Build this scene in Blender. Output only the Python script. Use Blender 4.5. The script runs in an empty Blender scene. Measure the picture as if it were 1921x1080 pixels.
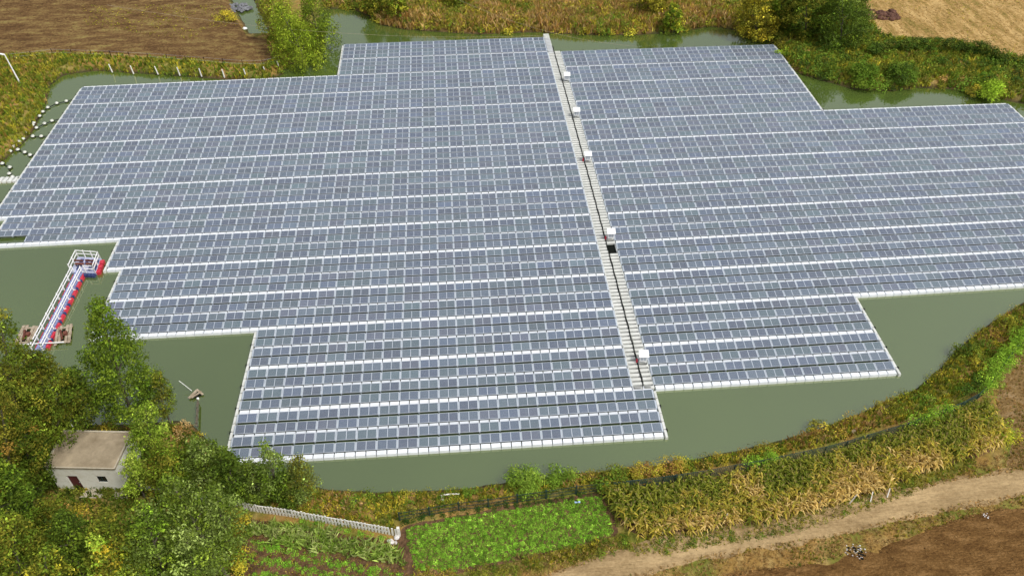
import bpy, math
import numpy as np
from mathutils import Matrix, Vector
PI = math.pi
rng = np.random.default_rng(7)
S = bpy.context.scene
COL = S.collection

# ------------------------------------------------------------------ camera
CAM = np.array([24.776619, -48.525603, 66.050054])
FPX, PITCH, YAW, ROLL = 1476.02525, 0.73793, 0.07582, -0.00368
_c, _s = math.cos(YAW), math.sin(YAW)
FW = np.array([_s*math.cos(PITCH), _c*math.cos(PITCH), -math.sin(PITCH)])
RT0 = np.array([_c, -_s, 0.0]); UP0 = np.cross(RT0, FW)
RT = RT0*math.cos(ROLL)+UP0*math.sin(ROLL); UP = UP0*math.cos(ROLL)-RT0*math.sin(ROLL)
cd = bpy.data.cameras.new('camera'); cam = bpy.data.objects.new('camera', cd); COL.objects.link(cam)
cam.matrix_world = Matrix(((RT[0], UP[0], -FW[0], CAM[0]), (RT[1], UP[1], -FW[1], CAM[1]), (RT[2], UP[2], -FW[2], CAM[2]), (0, 0, 0, 1)))
cd.sensor_width = 36; cd.lens = FPX/1921*36; cd.clip_start = 0.5; cd.clip_end = 6000
S.camera = cam

def at(px, py, z=1.2):
    """surveyed point of the photograph -> metres on the level z"""
    d = FW+RT*(px-960.5)/FPX+UP*(540-py)/FPX
    return CAM+d*((z-CAM[2])/d[2])
def pj_y(q):
    d = np.array(q)-CAM
    return 540-FPX*(d@UP)/(d@FW)
def poly(pts, z=1.2):
    return np.array([at(x, y, z)[:2] for x, y in pts])

# ------------------------------------------------------------------ maths helpers
def inside(P, x, y):
    r = np.zeros(x.shape, bool); n = len(P)
    for i in range(n):
        x0, y0 = P[i]; x1, y1 = P[(i+1) % n]
        c = ((y0 > y) != (y1 > y))
        with np.errstate(divide='ignore', invalid='ignore'):
            r ^= c & (x < (x1-x0)*(y-y0)/(y1-y0+1e-12)+x0)
    return r
def sdist(P, x, y):
    """signed distance, positive outside"""
    d = np.full(x.shape, 1e9); n = len(P)
    for i in range(n):
        a = P[i]; b = P[(i+1) % n]; e = b-a; L = e@e+1e-12
        t = np.clip(((x-a[0])*e[0]+(y-a[1])*e[1])/L, 0, 1)
        d = np.minimum(d, (x-a[0]-t*e[0])**2+(y-a[1]-t*e[1])**2)
    d = np.sqrt(d)
    return np.where(inside(P, x, y), -d, d)
def hsh(ix, iy, s):
    h = (ix.astype(np.int64)*374761393+iy.astype(np.int64)*668265263+s*1274126177) & 0xffffffff
    h = ((h ^ (h >> 13))*1274126177) & 0xffffffff
    return ((h ^ (h >> 16)) & 0xffff)/65535.0
def vnoise(x, y, s=0):
    ix = np.floor(x); iy = np.floor(y); fx = x-ix; fy = y-iy
    fx = fx*fx*(3-2*fx); fy = fy*fy*(3-2*fy)
    a = hsh(ix, iy, s); b = hsh(ix+1, iy, s); c = hsh(ix, iy+1, s); d = hsh(ix+1, iy+1, s)
    return (a*(1-fx)+b*fx)*(1-fy)+(c*(1-fx)+d*fx)*fy
def fbm(x, y, s=0, o=4):
    v = 0; a = .5; t = 0
    for i in range(o):
        v = v+a*vnoise(x, y, s+i*17); t += a; x = x*2.03+5.1; y = y*2.03+1.7; a *= .5
    return v/t
def sstep(a, b, x):
    t = np.clip((x-a)/(b-a), 0, 1); return t*t*(3-2*t)

# ------------------------------------------------------------------ mesh helpers
def mesh_np(name, V, F, mats, parent=None, midx=None, col=None, smooth=False, link=True):
    """V (n,3); F (m,k) int array or list of such arrays; col (n,3) per vertex"""
    Fs = [np.asarray(f) for f in (F if isinstance(F, list) else [F]) if len(f)]
    me = bpy.data.meshes.new(name)
    V = np.asarray(V, dtype=np.float32)
    me.vertices.add(len(V)); me.vertices.foreach_set('co', V.ravel())
    tot = np.concatenate([np.full(len(f), f.shape[1]) for f in Fs]); idx = np.concatenate([f.ravel() for f in Fs])
    me.loops.add(len(idx)); me.loops.foreach_set('vertex_index', idx.astype(np.int32))
    me.polygons.add(len(tot)); st = np.concatenate([[0], np.cumsum(tot)[:-1]])
    me.polygons.foreach_set('loop_start', st.astype(np.int32)); me.polygons.foreach_set('loop_total', tot.astype(np.int32))
    for m in (mats if isinstance(mats, (list, tuple)) else [mats]): me.materials.append(m)
    if midx is not None: me.polygons.foreach_set('material_index', np.asarray(midx, dtype=np.int32))
    me.polygons.foreach_set('use_smooth', np.full(len(tot), bool(smooth)))
    if col is not None:
        ca = me.color_attributes.new('Col', 'FLOAT_COLOR', 'POINT')
        c4 = np.ones((len(V), 4), np.float32); c4[:, :3] = col; ca.data.foreach_set('color', c4.ravel())
    me.update(calc_edges=True); me.validate()
    if not link: return me
    o = bpy.data.objects.new(name, me); COL.objects.link(o)
    if parent: o.parent = parent
    return o
BF = np.array([[0, 3, 2, 1], [4, 5, 6, 7], [0, 1, 5, 4], [1, 2, 6, 5], [2, 3, 7, 6], [3, 0, 4, 7]])
class MB:
    def __init__(s): s.V = []; s.F = []; s.n = 0
    def add(s, V, F):
        V = np.asarray(V, float); s.V.append(V); F = np.asarray(F)
        s.F.append(F+s.n); s.n += len(V)
    def box(s, x0, x1, y0, y1, z0, z1, inset=0):
        i = inset
        s.add([(x0, y0, z0), (x1, y0, z0), (x1, y1, z0), (x0, y1, z0), (x0+i, y0+i, z1), (x1-i, y0+i, z1), (x1-i, y1-i, z1), (x0+i, y1-i, z1)], BF)
    def bar(s, a, b, w, h=None, up=(0, 0, 1)):
        """square bar from a to b"""
        a = np.array(a, float); b = np.array(b, float); h = h or w
        d = b-a; L = np.linalg.norm(d); d = d/(L+1e-9)
        u = np.array(up, float)
        if abs(d@u) > .95: u = np.array([0, 1.0, 0])
        r = np.cross(d, u); r /= np.linalg.norm(r); u = np.cross(r, d)
        P = []
        for p in (a, b):
            for sx, sy in ((-1, -1), (1, -1), (1, 1), (-1, 1)): P.append(p+r*sx*w/2+u*sy*h/2)
        s.add(P, BF)
    def tube(s, pts, rad, n=6):
        pts = np.array(pts, float); m = len(pts)
        rad = np.broadcast_to(rad, (m,)) if np.ndim(rad) == 0 else rad
        V = []
        for i in range(m):
            d = pts[min(i+1, m-1)]-pts[max(i-1, 0)]; d = d/(np.linalg.norm(d)+1e-9)
            u = np.array([0, 0, 1.0]) if abs(d[2]) < .9 else np.array([0, 1.0, 0])
            r = np.cross(d, u); r /= np.linalg.norm(r); w = np.cross(r, d)
            for k in range(n):
                a = 2*PI*k/n; V.append(pts[i]+(r*math.cos(a)+w*math.sin(a))*rad[i])
        F = [(i*n+k, i*n+(k+1) % n, (i+1)*n+(k+1) % n, (i+1)*n+k) for i in range(m-1) for k in range(n)]
        s.add(V, F)
        # end caps, as quads where n is even
        for e in (0, m-1):
            q = [e*n+k for k in range(n)]
            for k in range(1, n-2, 2): s.F.append(np.array([[q[0], q[k], q[k+1], q[k+2]]])+s.n-len(V))
    def sphere(s, c, r, n=10, m=6, sz=1):
        V = [(c[0]+r*math.sin(PI*i/m)*math.cos(2*PI*k/n), c[1]+r*math.sin(PI*i/m)*math.sin(2*PI*k/n), c[2]+sz*r*math.cos(PI*i/m)) for i in range(m+1) for k in range(n)]
        s.add(V, [(i*n+k, (i+1)*n+k, (i+1)*n+(k+1) % n, i*n+(k+1) % n) for i in range(m) for k in range(n)])
    def build(s, name, mat, parent=None, smooth=False, link=True, col=None):
        V = np.concatenate(s.V)
        return mesh_np(name, V, [np.concatenate(s.F)], mat, parent, smooth=smooth, link=link, col=None if col is None else np.tile(col, (len(V), 1)))
def tag(o, label=None, cat=None, group=None, kind=None):
    if label: o['label'] = label
    if cat: o['category'] = cat
    if group: o['group'] = group
    if kind: o['kind'] = kind
    return o
def empty(name, loc=(0, 0, 0), rz=0, **k):
    o = bpy.data.objects.new(name, None); COL.objects.link(o); o.location = loc; o.rotation_euler = (0, 0, rz)
    return tag(o, **k)

# ------------------------------------------------------------------ materials
def mat(name, base=(.5, .5, .5), rough=.6, spec=.5, metal=0):
    m = bpy.data.materials.new(name); m.use_nodes = True
    b = m.node_tree.nodes['Principled BSDF']
    b.inputs['Base Color'].default_value = (*base, 1); b.inputs['Roughness'].default_value = rough
    b.inputs['Specular IOR Level'].default_value = spec; b.inputs['Metallic'].default_value = metal
    return m
def N(m, t, **kw):
    n = m.node_tree.nodes.new(t)
    for k, v in kw.items(): setattr(n, k, v)
    return n
def L(m, a, b): m.node_tree.links.new(a, b)
def noisy(name, stops, scale=1.0, rough=.8, detail=6, bump=0.0, spec=.3, aniso=None, ang=0.0, bscale=None, fine=0):
    """several colours mixed by noise in object space"""
    m = mat(name, stops[0][1], rough, spec); b = m.node_tree.nodes['Principled BSDF']
    tc = N(m, 'ShaderNodeTexCoord'); mp = N(m, 'ShaderNodeMapping')
    mp.inputs['Rotation'].default_value = (0, 0, ang)
    if aniso: mp.inputs['Scale'].default_value = (aniso[0], aniso[1], 1)
    L(m, tc.outputs['Object'], mp.inputs['Vector'])
    n = N(m, 'ShaderNodeTexNoise'); n.inputs['Scale'].default_value = scale; n.inputs['Detail'].default_value = detail; n.inputs['Roughness'].default_value = .65
    L(m, mp.outputs['Vector'], n.inputs['Vector'])
    if fine:
        n2 = N(m, 'ShaderNodeTexNoise'); n2.inputs['Scale'].default_value = fine; n2.inputs['Detail'].default_value = 8; n2.inputs['Roughness'].default_value = .75
        L(m, tc.outputs['Object'], n2.inputs['Vector'])
    r = N(m, 'ShaderNodeValToRGB'); e = r.color_ramp.elements
    e[0].position, e[0].color = stops[0][0], (*stops[0][1], 1); e[1].position, e[1].color = stops[1][0], (*stops[1][1], 1)
    for p, c in stops[2:]:
        q = e.new(p); q.color = (*c, 1)
    if fine:
        ma = N(m, 'ShaderNodeMath', operation='MULTIPLY_ADD'); ma.inputs[1].default_value = .55; L(m, n.outputs['Fac'], ma.inputs[0])
        mb_ = N(m, 'ShaderNodeMath', operation='MULTIPLY'); mb_.inputs[1].default_value = .45; L(m, n2.outputs['Fac'], mb_.inputs[0]); L(m, mb_.outputs[0], ma.inputs[2])
        L(m, ma.outputs[0], r.inputs['Fac'])
    else: L(m, n.outputs['Fac'], r.inputs['Fac'])
    L(m, r.outputs['Color'], b.inputs['Base Color'])
    if bump:
        bn = N(m, 'ShaderNodeTexNoise'); bn.inputs['Scale'].default_value = bscale or scale*4; bn.inputs['Detail'].default_value = 6
        L(m, mp.outputs['Vector'], bn.inputs['Vector'])
        bu = N(m, 'ShaderNodeBump'); bu.inputs['Strength'].default_value = bump; bu.inputs['Distance'].default_value = .3
        L(m, bn.outputs['Fac'], bu.inputs['Height']); L(m, bu.outputs['Normal'], b.inputs['Normal'])
    return m
def vcol(name, rough=.6, spec=.3, transl=0.0, nscale=0, bump=0, lo=.7, hi=1.3):
    m = mat(name, rough=rough, spec=spec); b = m.node_tree.nodes['Principled BSDF']
    a = N(m, 'ShaderNodeVertexColor', layer_name='Col'); src = a.outputs['Color']
    if nscale:
        tc = N(m, 'ShaderNodeTexCoord'); n = N(m, 'ShaderNodeTexNoise'); n.inputs['Scale'].default_value = nscale; n.inputs['Detail'].default_value = 8; n.inputs['Roughness'].default_value = .7
        L(m, tc.outputs['Object'], n.inputs['Vector'])
        mr = N(m, 'ShaderNodeMapRange'); mr.inputs['From Min'].default_value = .25; mr.inputs['From Max'].default_value = .75; mr.inputs['To Min'].default_value = lo; mr.inputs['To Max'].default_value = hi
        L(m, n.outputs['Fac'], mr.inputs['Value'])
        mx = N(m, 'ShaderNodeVectorMath', operation='SCALE'); L(m, src, mx.inputs[0]); L(m, mr.outputs['Result'], mx.inputs['Scale']); src = mx.outputs[0]
        if bump:
            bu = N(m, 'ShaderNodeBump'); bu.inputs['Strength'].default_value = bump; bu.inputs['Distance'].default_value = .25
            L(m, n.outputs['Fac'], bu.inputs['Height']); L(m, bu.outputs['Normal'], b.inputs['Normal'])
    L(m, src, b.inputs['Base Color'])
    if transl:
        t = N(m, 'ShaderNodeBsdfTranslucent'); L(m, src, t.inputs['Color'])
        mx = N(m, 'ShaderNodeMixShader'); mx.inputs['Fac'].default_value = transl
        out = m.node_tree.nodes['Material Output']
        L(m, b.outputs['BSDF'], mx.inputs[1]); L(m, t.outputs['BSDF'], mx.inputs[2]); L(m, mx.outputs['Shader'], out.inputs['Surface'])
    return m
M_leaf = vcol('leaf', rough=.7, spec=.12, transl=.30)
M_dry = vcol('dry_leaf', rough=.8, spec=.1, transl=.35)
M_ground = vcol('ground_soil', rough=.95, spec=.1, nscale=1.6, bump=.6, lo=.55, hi=1.45)
M_bark = noisy('bark', [(.3, (.07, .06, .04)), (.7, (.16, .14, .10))], 6, .9)
M_white = noisy('float_plastic', [(.3, (.64, .67, .70)), (.7, (.77, .80, .82))], .7, .5, spec=.3)
M_float_old = noisy('walkway_plastic', [(.3, (.52, .53, .49)), (.7, (.68, .69, .65))], .9, .5, spec=.4)
M_strip = noisy('grey_strip_plastic', [(.3, (.36, .41, .46)), (.7, (.48, .53, .58))], .9, .5)
M_thin = noisy('narrow_float_plastic', [(.3, (.56, .60, .63)), (.7, (.68, .71, .74))], .7, .5)
M_alu = mat('aluminium_frame', (.46, .50, .55), .4, .5, .1)
M_dark = mat('dark_rubber_and_shade', (.008, .010, .008), .85, .1)  # rubber parts, and the shade painted into row and plank gaps
M_whitepaint = mat('white_paint', (.85, .85, .84), .4)
M_conc = noisy('concrete_post', [(.3, (.62, .60, .54)), (.7, (.82, .80, .74))], 3, .85)
M_wood = noisy('weathered_wood', [(.3, (.22, .16, .10)), (.7, (.48, .41, .31))], 2.5, .85)
M_red = noisy('red_plastic', [(.3, (.42, .02, .04)), (.7, (.60, .05, .08))], 2, .4)
M_blue = noisy('blue_plastic', [(.3, (.22, .25, .46)), (.7, (.34, .38, .60))], 2, .45)
M_navy = mat('navy_plastic', (.03, .045, .14), .45)
M_greenpost = mat('dark_green_fence_paint', (.012, .035, .03), .5)

# solar cells: per-module colour with fine bus-bar lines along the module
def cells_mat():
    m = mat('solar_cells', rough=.10, spec=.42); b = m.node_tree.nodes['Principled BSDF']
    a = N(m, 'ShaderNodeVertexColor', layer_name='Col')
    at_ = N(m, 'ShaderNodeAttribute', attribute_name='line')
    fr = N(m, 'ShaderNodeMath', operation='FRACT'); L(m, at_.outputs['Fac'], fr.inputs[0])
    c = N(m, 'ShaderNodeMath', operation='COMPARE'); c.inputs[1].default_value = .5; c.inputs[2].default_value = .16
    L(m, fr.outputs[0], c.inputs[0])
    mx = N(m, 'ShaderNodeMix', data_type='RGBA'); mx.inputs['B'].default_value = (.34, .38, .43, 1)
    L(m, c.outputs[0], mx.inputs['Factor']); L(m, a.outputs['Color'], mx.inputs['A'])
    L(m, mx.outputs['Result'], b.inputs['Base Color'])
    b.inputs['IOR'].default_value = 1.5
    return m
M_cell = cells_mat()

def water_mat():
    m = mat('pond_water', (.045, .085, .018), .02, .5); b = m.node_tree.nodes['Principled BSDF']
    b.inputs['IOR'].default_value = 2.9; b.inputs['Specular Tint'].default_value = (1, 1, .82, 1)
    tc = N(m, 'ShaderNodeTexCoord')
    n = N(m, 'ShaderNodeTexNoise'); n.inputs['Scale'].default_value = .035; n.inputs['Detail'].default_value = 3
    L(m, tc.outputs['Object'], n.inputs['Vector'])
    r = N(m, 'ShaderNodeValToRGB'); e = r.color_ramp.elements
    e[0].position = .3; e[0].color = (.060, .092, .018, 1); e[1].position = .7; e[1].color = (.078, .116, .024, 1)
    L(m, n.outputs['Fac'], r.inputs['Fac']); L(m, r.outputs['Color'], b.inputs['Base Color'])
    n3 = N(m, 'ShaderNodeTexNoise'); n3.inputs['Scale'].default_value = .06; n3.inputs['Detail'].default_value = 5
    L(m, tc.outputs['Object'], n3.inputs['Vector'])
    mr = N(m, 'ShaderNodeMapRange'); mr.inputs['From Min'].default_value = .45; mr.inputs['From Max'].default_value = .62; mr.inputs['To Min'].default_value = .015; mr.inputs['To Max'].default_value = .14
    L(m, n3.outputs['Fac'], mr.inputs['Value']); L(m, mr.outputs['Result'], b.inputs['Roughness'])
    w = N(m, 'ShaderNodeTexNoise'); w.inputs['Scale'].default_value = 1.1; w.inputs['Detail'].default_value = 4
    mp = N(m, 'ShaderNodeMapping'); mp.inputs['Scale'].default_value = (1, 1.6, 1)
    L(m, tc.outputs['Object'], mp.inputs['Vector']); L(m, mp.outputs['Vector'], w.inputs['Vector'])
    bu = N(m, 'ShaderNodeBump'); bu.inputs['Strength'].default_value = .025; bu.inputs['Distance'].default_value = .12
    L(m, w.outputs['Fac'], bu.inputs['Height']); L(m, bu.outputs['Normal'], b.inputs['Normal'])
    return m
M_water = water_mat()

# ------------------------------------------------------------------ light
W = bpy.data.worlds.new('World'); S.world = W; W.use_nodes = True
nt = W.node_tree; bg = nt.nodes['Background']
sky = nt.nodes.new('ShaderNodeTexSky'); sky.sky_type = 'NISHITA'; sky.sun_disc = False
SUN_EL, SUN_AZ = math.radians(56), math.radians(128)      # azimuth clockwise from +Y
sky.sun_elevation = SUN_EL; sky.sun_rotation = SUN_AZ; sky.air_density = 1.0; sky.dust_density = 4.0; sky.ozone_density = 1.0
hs = nt.nodes.new('ShaderNodeHueSaturation'); hs.inputs['Saturation'].default_value = .38
nt.links.new(sky.outputs['Color'], hs.inputs['Color']); nt.links.new(hs.outputs['Color'], bg.inputs['Color'])
bg.inputs['Strength'].default_value = .14
sl = bpy.data.lights.new('sun', 'SUN'); sl.energy = 1.5; sl.angle = math.radians(10); sl.color = (1, .96, .90)
so = bpy.data.objects.new('sun', sl); COL.objects.link(so)
dv = Vector((math.sin(SUN_AZ)*math.cos(SUN_EL), math.cos(SUN_AZ)*math.cos(SUN_EL), math.sin(SUN_EL)))
so.rotation_euler = dv.to_track_quat('Z', 'Y').to_euler()
S.view_settings.view_transform = 'Standard'; S.view_settings.look = 'None'; S.view_settings.gamma = 1
S.view_settings.exposure = 0.32

# ------------------------------------------------------------------ the pond and the ground
POND = poly([(-420, 640), (-420, 340), (-60, 335), (2, 306), (28, 284), (58, 254), (74, 222), (88, 190), (94, 160), (120, 141), (180, 133), (240, 137), (300, 141), (430, 150), (500, 152), (530, 141),
    (542, 122), (590, 108), (606, 92), (612, 60), (600, 22), (618, 18), (655, 16), (690, 30), (712, 47), (760, 56), (850, 62), (900, 65), (1000, 61), (1100, 66), (1200, 66), (1280, 60), (1330, 50), (1372, 56), (1410, 70),
    (1440, 76), (1462, 95), (1482, 128), (1505, 141), (1545, 152), (1600, 168), (1680, 171), (1720, 165), (1780, 167), (1830, 177), (1880, 188), (1925, 196), (1990, 205), (2300, 330), (2300, 470),
    (2010, 530), (1930, 560), (1880, 590), (1838, 622), (1795, 655), (1765, 690), (1726, 725), (1656, 755), (1560, 796), (1430, 835), (1300, 862), (1200, 878), (1100, 886), (1000, 898), (930, 908), (860, 918), (780, 922),
    (700, 922), (620, 918), (560, 905), (480, 885), (425, 860), (385, 825), (362, 795), (330, 790), (260, 795), (170, 797), (120, 790), (100, 740), (70, 700), (20, 685), (-100, 660)], 0.0)
DITCH = poly([(430, -12), (470, -12), (485, 20), (500, 50), (507, 64), (470, 66), (458, 45), (446, 22)], 0.0)
def pond_sd(x, y): return np.minimum(sdist(POND, x, y), sdist(DITCH, x, y))
def gz_sd(x, y, d):
    wob = (fbm(x*.6, y*.6, 3)-.5)*1.3
    d = d+wob*sstep(0, 3, np.abs(d)+1)
    z = np.where(d < 0, np.maximum(-1.4, d*.55), 1.2*sstep(-.35, 2.3, d)-.02)
    return z+np.where(d > 0, (fbm(x*.25, y*.25, 9)-.5)*.35*sstep(1, 4, d)+(fbm(x*1.3, y*1.3, 5)-.5)*.12*sstep(1, 3, d), 0)
def gz(x, y):
    x = np.atleast_1d(np.asarray(x, float)); y = np.atleast_1d(np.asarray(y, float))
    return gz_sd(x, y, pond_sd(x, y))
def gz1(x, y): return float(gz(x, y)[0])

def axis(a, b, st, far):
    core = np.arange(a, b, st); g = []; s = st; v = b
    while v < far: g.append(v); s *= 1.35; v += s
    h = []; s = st; v = a-st
    while v > -far: h.append(v); s *= 1.35; v -= s
    return np.array(h[::-1]+list(core)+g)
GX = axis(-78, 150, .55, 2500); GY = axis(-26, 126, .55, 2500)
XX, YY = np.meshgrid(GX, GY)
SD = pond_sd(XX.ravel(), YY.ravel()).reshape(XX.shape)
ZZ = gz_sd(XX.ravel(), YY.ravel(), SD.ravel()).reshape(XX.shape)
nx, ny = len(GX), len(GY)
ii = np.arange((ny-1)*(nx-1)); r0 = ii//(nx-1); c0 = ii % (nx-1); v0 = r0*nx+c0
GF = np.stack([v0, v0+1, v0+nx+1, v0+nx], 1)
def mix(a, b, t): return np.asarray(a)*(1-t[..., None])+np.asarray(b)*t[..., None]
xf, yf = XX.ravel(), YY.ravel()
n1 = fbm(xf*.12, yf*.12, 21); n2 = fbm(xf*.5, yf*.5, 33); n3 = fbm(xf*1.5, yf*1.5, 40, 3)
gc = mix((.14, .15, .025), (.28, .17, .05), sstep(.4, .62, n1*.5+n2*.5))
gc = mix(gc, (.36, .26, .10), sstep(.55, .75, n3)*.6)
gc = mix(gc, (.035, .03, .018), sstep(1.2, -.2, SD.ravel()))          # wet mud at the waterline
mesh_np('ground', np.stack([xf, yf, ZZ.ravel()], 1), GF, M_ground, col=gc, smooth=True)['kind'] = 'structure'
mb = MB(); mb.add([(-2600, -2600, 0), (2600, -2600, 0), (2600, 2600, 0), (-2600, 2600, 0)], [[0, 1, 2, 3]])
tag(mb.build('water', M_water), kind='structure')

# field sheets share the ground's own grid and rise through it along a soft noisy edge
GFc = XX.ravel()[GF].mean(1), YY.ravel()[GF].mean(1)
FIELDS = {}
def sheet(name, P, m, lift=.05, edge=.5, carve=None):
    sd = sdist(P, xf, yf)+(fbm(xf*.45, yf*.45, 50)-.5)*2.2*edge+(fbm(xf*1.7, yf*1.7, 51)-.5)*.8*edge
    z = ZZ.ravel()+np.clip(-sd*.12, -.15, lift)
    if carve is not None: z = z+carve(xf, yf)*(sd < 0)
    keep = (sd[GF].min(1) < .6)
    f = GF[keep]; u, inv = np.unique(f, return_inverse=True)
    FIELDS[name] = P
    o = mesh_np(name, np.stack([xf[u], yf[u], z[u]], 1), inv.reshape(f.shape), m, smooth=True)
    return tag(o, kind='structure')
TL = poly([(-300, -120), (430, -120), (425, -5), (440, 20), (452, 45), (462, 66), (500, 72), (512, 92), (522, 112), (500, 119), (440, 118), (330, 108), (200, 100), (100, 98), (0, 100), (-300, 110)])
M_tl = noisy('ploughed_soil', [(.41, (.085, .046, .020)), (.55, (.20, .13, .05)), (.48, (.135, .078, .032)), (.62, (.25, .20, .065))], .55, .95, 12, 1, .05, aniso=(.4, 1.1), ang=.03, bscale=2.2, fine=2.2)
sheet('ploughed_field', TL, M_tl)
TR = poly([(1600, -150), (1612, -20), (1632, 30), (1652, 62), (1720, 72), (1790, 76), (1840, 92), (1900, 108), (2300, 190), (2500, -150)])
M_tr = noisy('stubble_soil', [(.38, (.15, .095, .03)), (.58, (.47, .32, .13)), (.48, (.30, .19, .065)), (.41, (.20, .16, .04))], .6, .95, 12, 1, .05, aniso=(.9, .2), ang=-.62, bscale=1.5, fine=1.8)
sheet('stubble_field', TR, M_tr)
BR = poly([(1150, 1130), (1290, 1096), (1420, 1068), (1510, 1060), (1570, 1052), (1640, 1030), (1700, 1005), (1790, 975), (1921, 948), (2150, 900), (2400, 1500), (1150, 1500)])
M_br = noisy('brown_soil', [(.39, (.085, .042, .014)), (.60, (.24, .135, .05)), (.5, (.15, .08, .026))], .8, .95, 9, .9, .05, aniso=(.5, 1.3), ang=.25, bscale=5, fine=5)
sheet('bare_soil_field', BR, M_br)
RB = poly([(1862, 745), (1872, 715), (1900, 672), (1950, 610), (2100, 560), (2300, 820), (2050, 870), (1921, 885), (1890, 872), (1902, 835), (1885, 790)])
M_rb = noisy('dry_grass_soil', [(.32, (.14, .085, .035)), (.66, (.34, .24, .13)), (.5, (.22, .14, .055))], .9, .95, 9, .8, .05, ang=.5, aniso=(.5, 1.4), bscale=5, fine=4)
sheet('dry_grass_field', RB, M_rb)
PATHC = [(900, 1175), (1040, 1105), (1150, 1062), (1290, 1024), (1400, 1004), (1500, 990), (1600, 968), (1700, 942), (1800, 922), (1921, 903), (2100, 880), (2300, 850)]
pc = poly(PATHC); 
def ribbon(pl, w):
    d = np.gradient(pl, axis=0); nrm = np.stack([-d[:, 1], d[:, 0]], 1); nrm /= np.linalg.norm(nrm, axis=1)[:, None]
    w = np.broadcast_to(w, (len(pl),))[:, None]
    return np.concatenate([pl+nrm*w/2, (pl-nrm*w/2)[::-1]])
M_path = noisy('dirt', [(.39, (.22, .15, .07)), (.60, (.46, .33, .17)), (.5, (.34, .24, .12))], .55, .95, 9, .5, .05, aniso=(.25, 1.2), ang=.22, bscale=4, fine=3)
sheet('dirt_track', ribbon(pc, 3.1), M_path, edge=.5)
GARD = poly([(452, 968), (560, 985), (742, 1018), (760, 1060), (780, 1140), (440, 1140)])
M_gard = noisy('garden_soil', [(.35, (.075, .045, .025)), (.66, (.20, .115, .06)), (.5, (.13, .075, .04))], 1.2, .95, 8, .8, .05)
sheet('garden_soil', GARD, M_gard, edge=.3)
VEG = poly([(762, 992), (850, 972), (1000, 950), (1125, 932), (1140, 960), (1150, 1000), (1060, 1030), (930, 1052), (850, 1070), (780, 1066), (768, 1030)])
sheet('vegetable_bed_soil', poly([(742, 1008), (760, 985), (1000, 940), (1135, 922), (1152, 965), (1160, 1002), (930, 1062), (850, 1078), (770, 1085), (745, 1120), (735, 1070)]), M_gard, edge=.2)
CORN = poly([(1136, 930), (1180, 926), (1290, 910), (1430, 885), (1560, 857), (1700, 815), (1790, 781), (1850, 756), (1868, 800), (1885, 832), (1830, 858), (1760, 878), (1660, 916), (1540, 954), (1430, 978), (1300, 998), (1205, 1008), (1170, 985), (1145, 955)])
sheet('corn_field_soil', CORN, M_gard, edge=.2)

# ------------------------------------------------------------------ floating solar arrays
A = 2.1; PER = 2.97481*2.1
CX = [0.112, -0.055, 0.103, -0.166, 0.119, -0.223, -0.504, -0.069]; CY = [0.103, 0.124, -0.127, -0.189, 0.098, -0.073, 0.723, -0.396]
def warp(P):
    """the mats bend a little with their moorings"""
    P = np.array(P, float); U = (P[..., 0]/A-15)/35; V = ((15-P[..., 1]/PER)-7.5)/7.5
    B = [1+0*U, U, V, U*U, U*V, V*V, U*U*V, U*V*V]
    Q = P.copy(); Q[..., 0] += sum(c*b for c, b in zip(CX, B)); Q[..., 1] += sum(c*b for c, b in zip(CY, B))
    return Q
def yk(k): return (15-k)*PER
THK, THN, GAP, ROW = .76, .54, .42, 1.0268
# y offsets of the front edge of rows D, C, B, A above a thick line centred on yk
OFF = [THK/2, THK/2+ROW+GAP, THK/2+2*ROW+GAP+THN, THK/2+3*ROW+2*GAP+THN]
TILT = math.radians(9); ML = 1.045; MW = 1.965
def module_geo():
    """one framed module: frame box, two cell fields"""
    ct, st = math.cos(TILT), math.sin(TILT)
    def T(x, v, w): return (x, v*ct-w*st, .40+v*st+w*ct)
    V = [T(x, v, w) for w in (0, .04) for x, v in ((-MW/2, 0), (MW/2, 0), (MW/2, ML), (-MW/2, ML))]
    F = BF.tolist(); line = [0]*8
    for xa, xb in ((-MW/2+.045, -.032), (.032, MW/2-.045)):
        n = len(V); V += [T(xa, .04, .043), T(xb, .04, .043), T(xb, ML-.04, .043), T(xa, ML-.04, .043)]
        F.append([n, n+1, n+2, n+3]); line += [0, 0, 11, 11]
    # two feet that carry the raised back edge
    for x in (-.7, .7):
        n = len(V)
        V += [(x-.04, ct*ML-.1, .3), (x+.04, ct*ML-.1, .3), (x+.04, ct*ML-.04, .3), (x-.04, ct*ML-.04, .3)]+[(x-.04, ct*ML-.1, .50), (x+.04, ct*ML-.1, .50), (x+.04, ct*ML-.04, .50), (x-.04, ct*ML-.04, .50)]
        F += (BF+n).tolist(); line += [0]*8
    mi = [0]*6+[1, 1]+[0]*12
    return np.array(V), np.array(F), np.array(mi), np.array(line, float)
MV, MF, MI, ML_ = module_geo()
TINTS = np.array([.37, .53, .59])*np.array([(.088, .105, .155), (.075, .088, .135), (.105, .122, .165), (.092, .122, .140), (.115, .135, .160), (.110, .105, .150), (.066, .078, .125), (.098, .112, .172), (.084, .108, .132), (.125, .138, .178)])
TINTS = np.clip(TINTS.mean(0)+(TINTS-TINTS.mean(0))*1.7, .012, 1)
def set_line(me, arr):
    a = me.attributes.new('line', 'FLOAT', 'POINT'); a.data.foreach_set('value', arr.astype(np.float32))
mod_meshes = []
for t in TINTS:
    me = mesh_np('solar_panel', MV, MF, [M_alu, M_cell], midx=MI, col=np.tile(t, (len(MV), 1)), link=False); set_line(me, ML_); mod_meshes.append(me)

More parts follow.
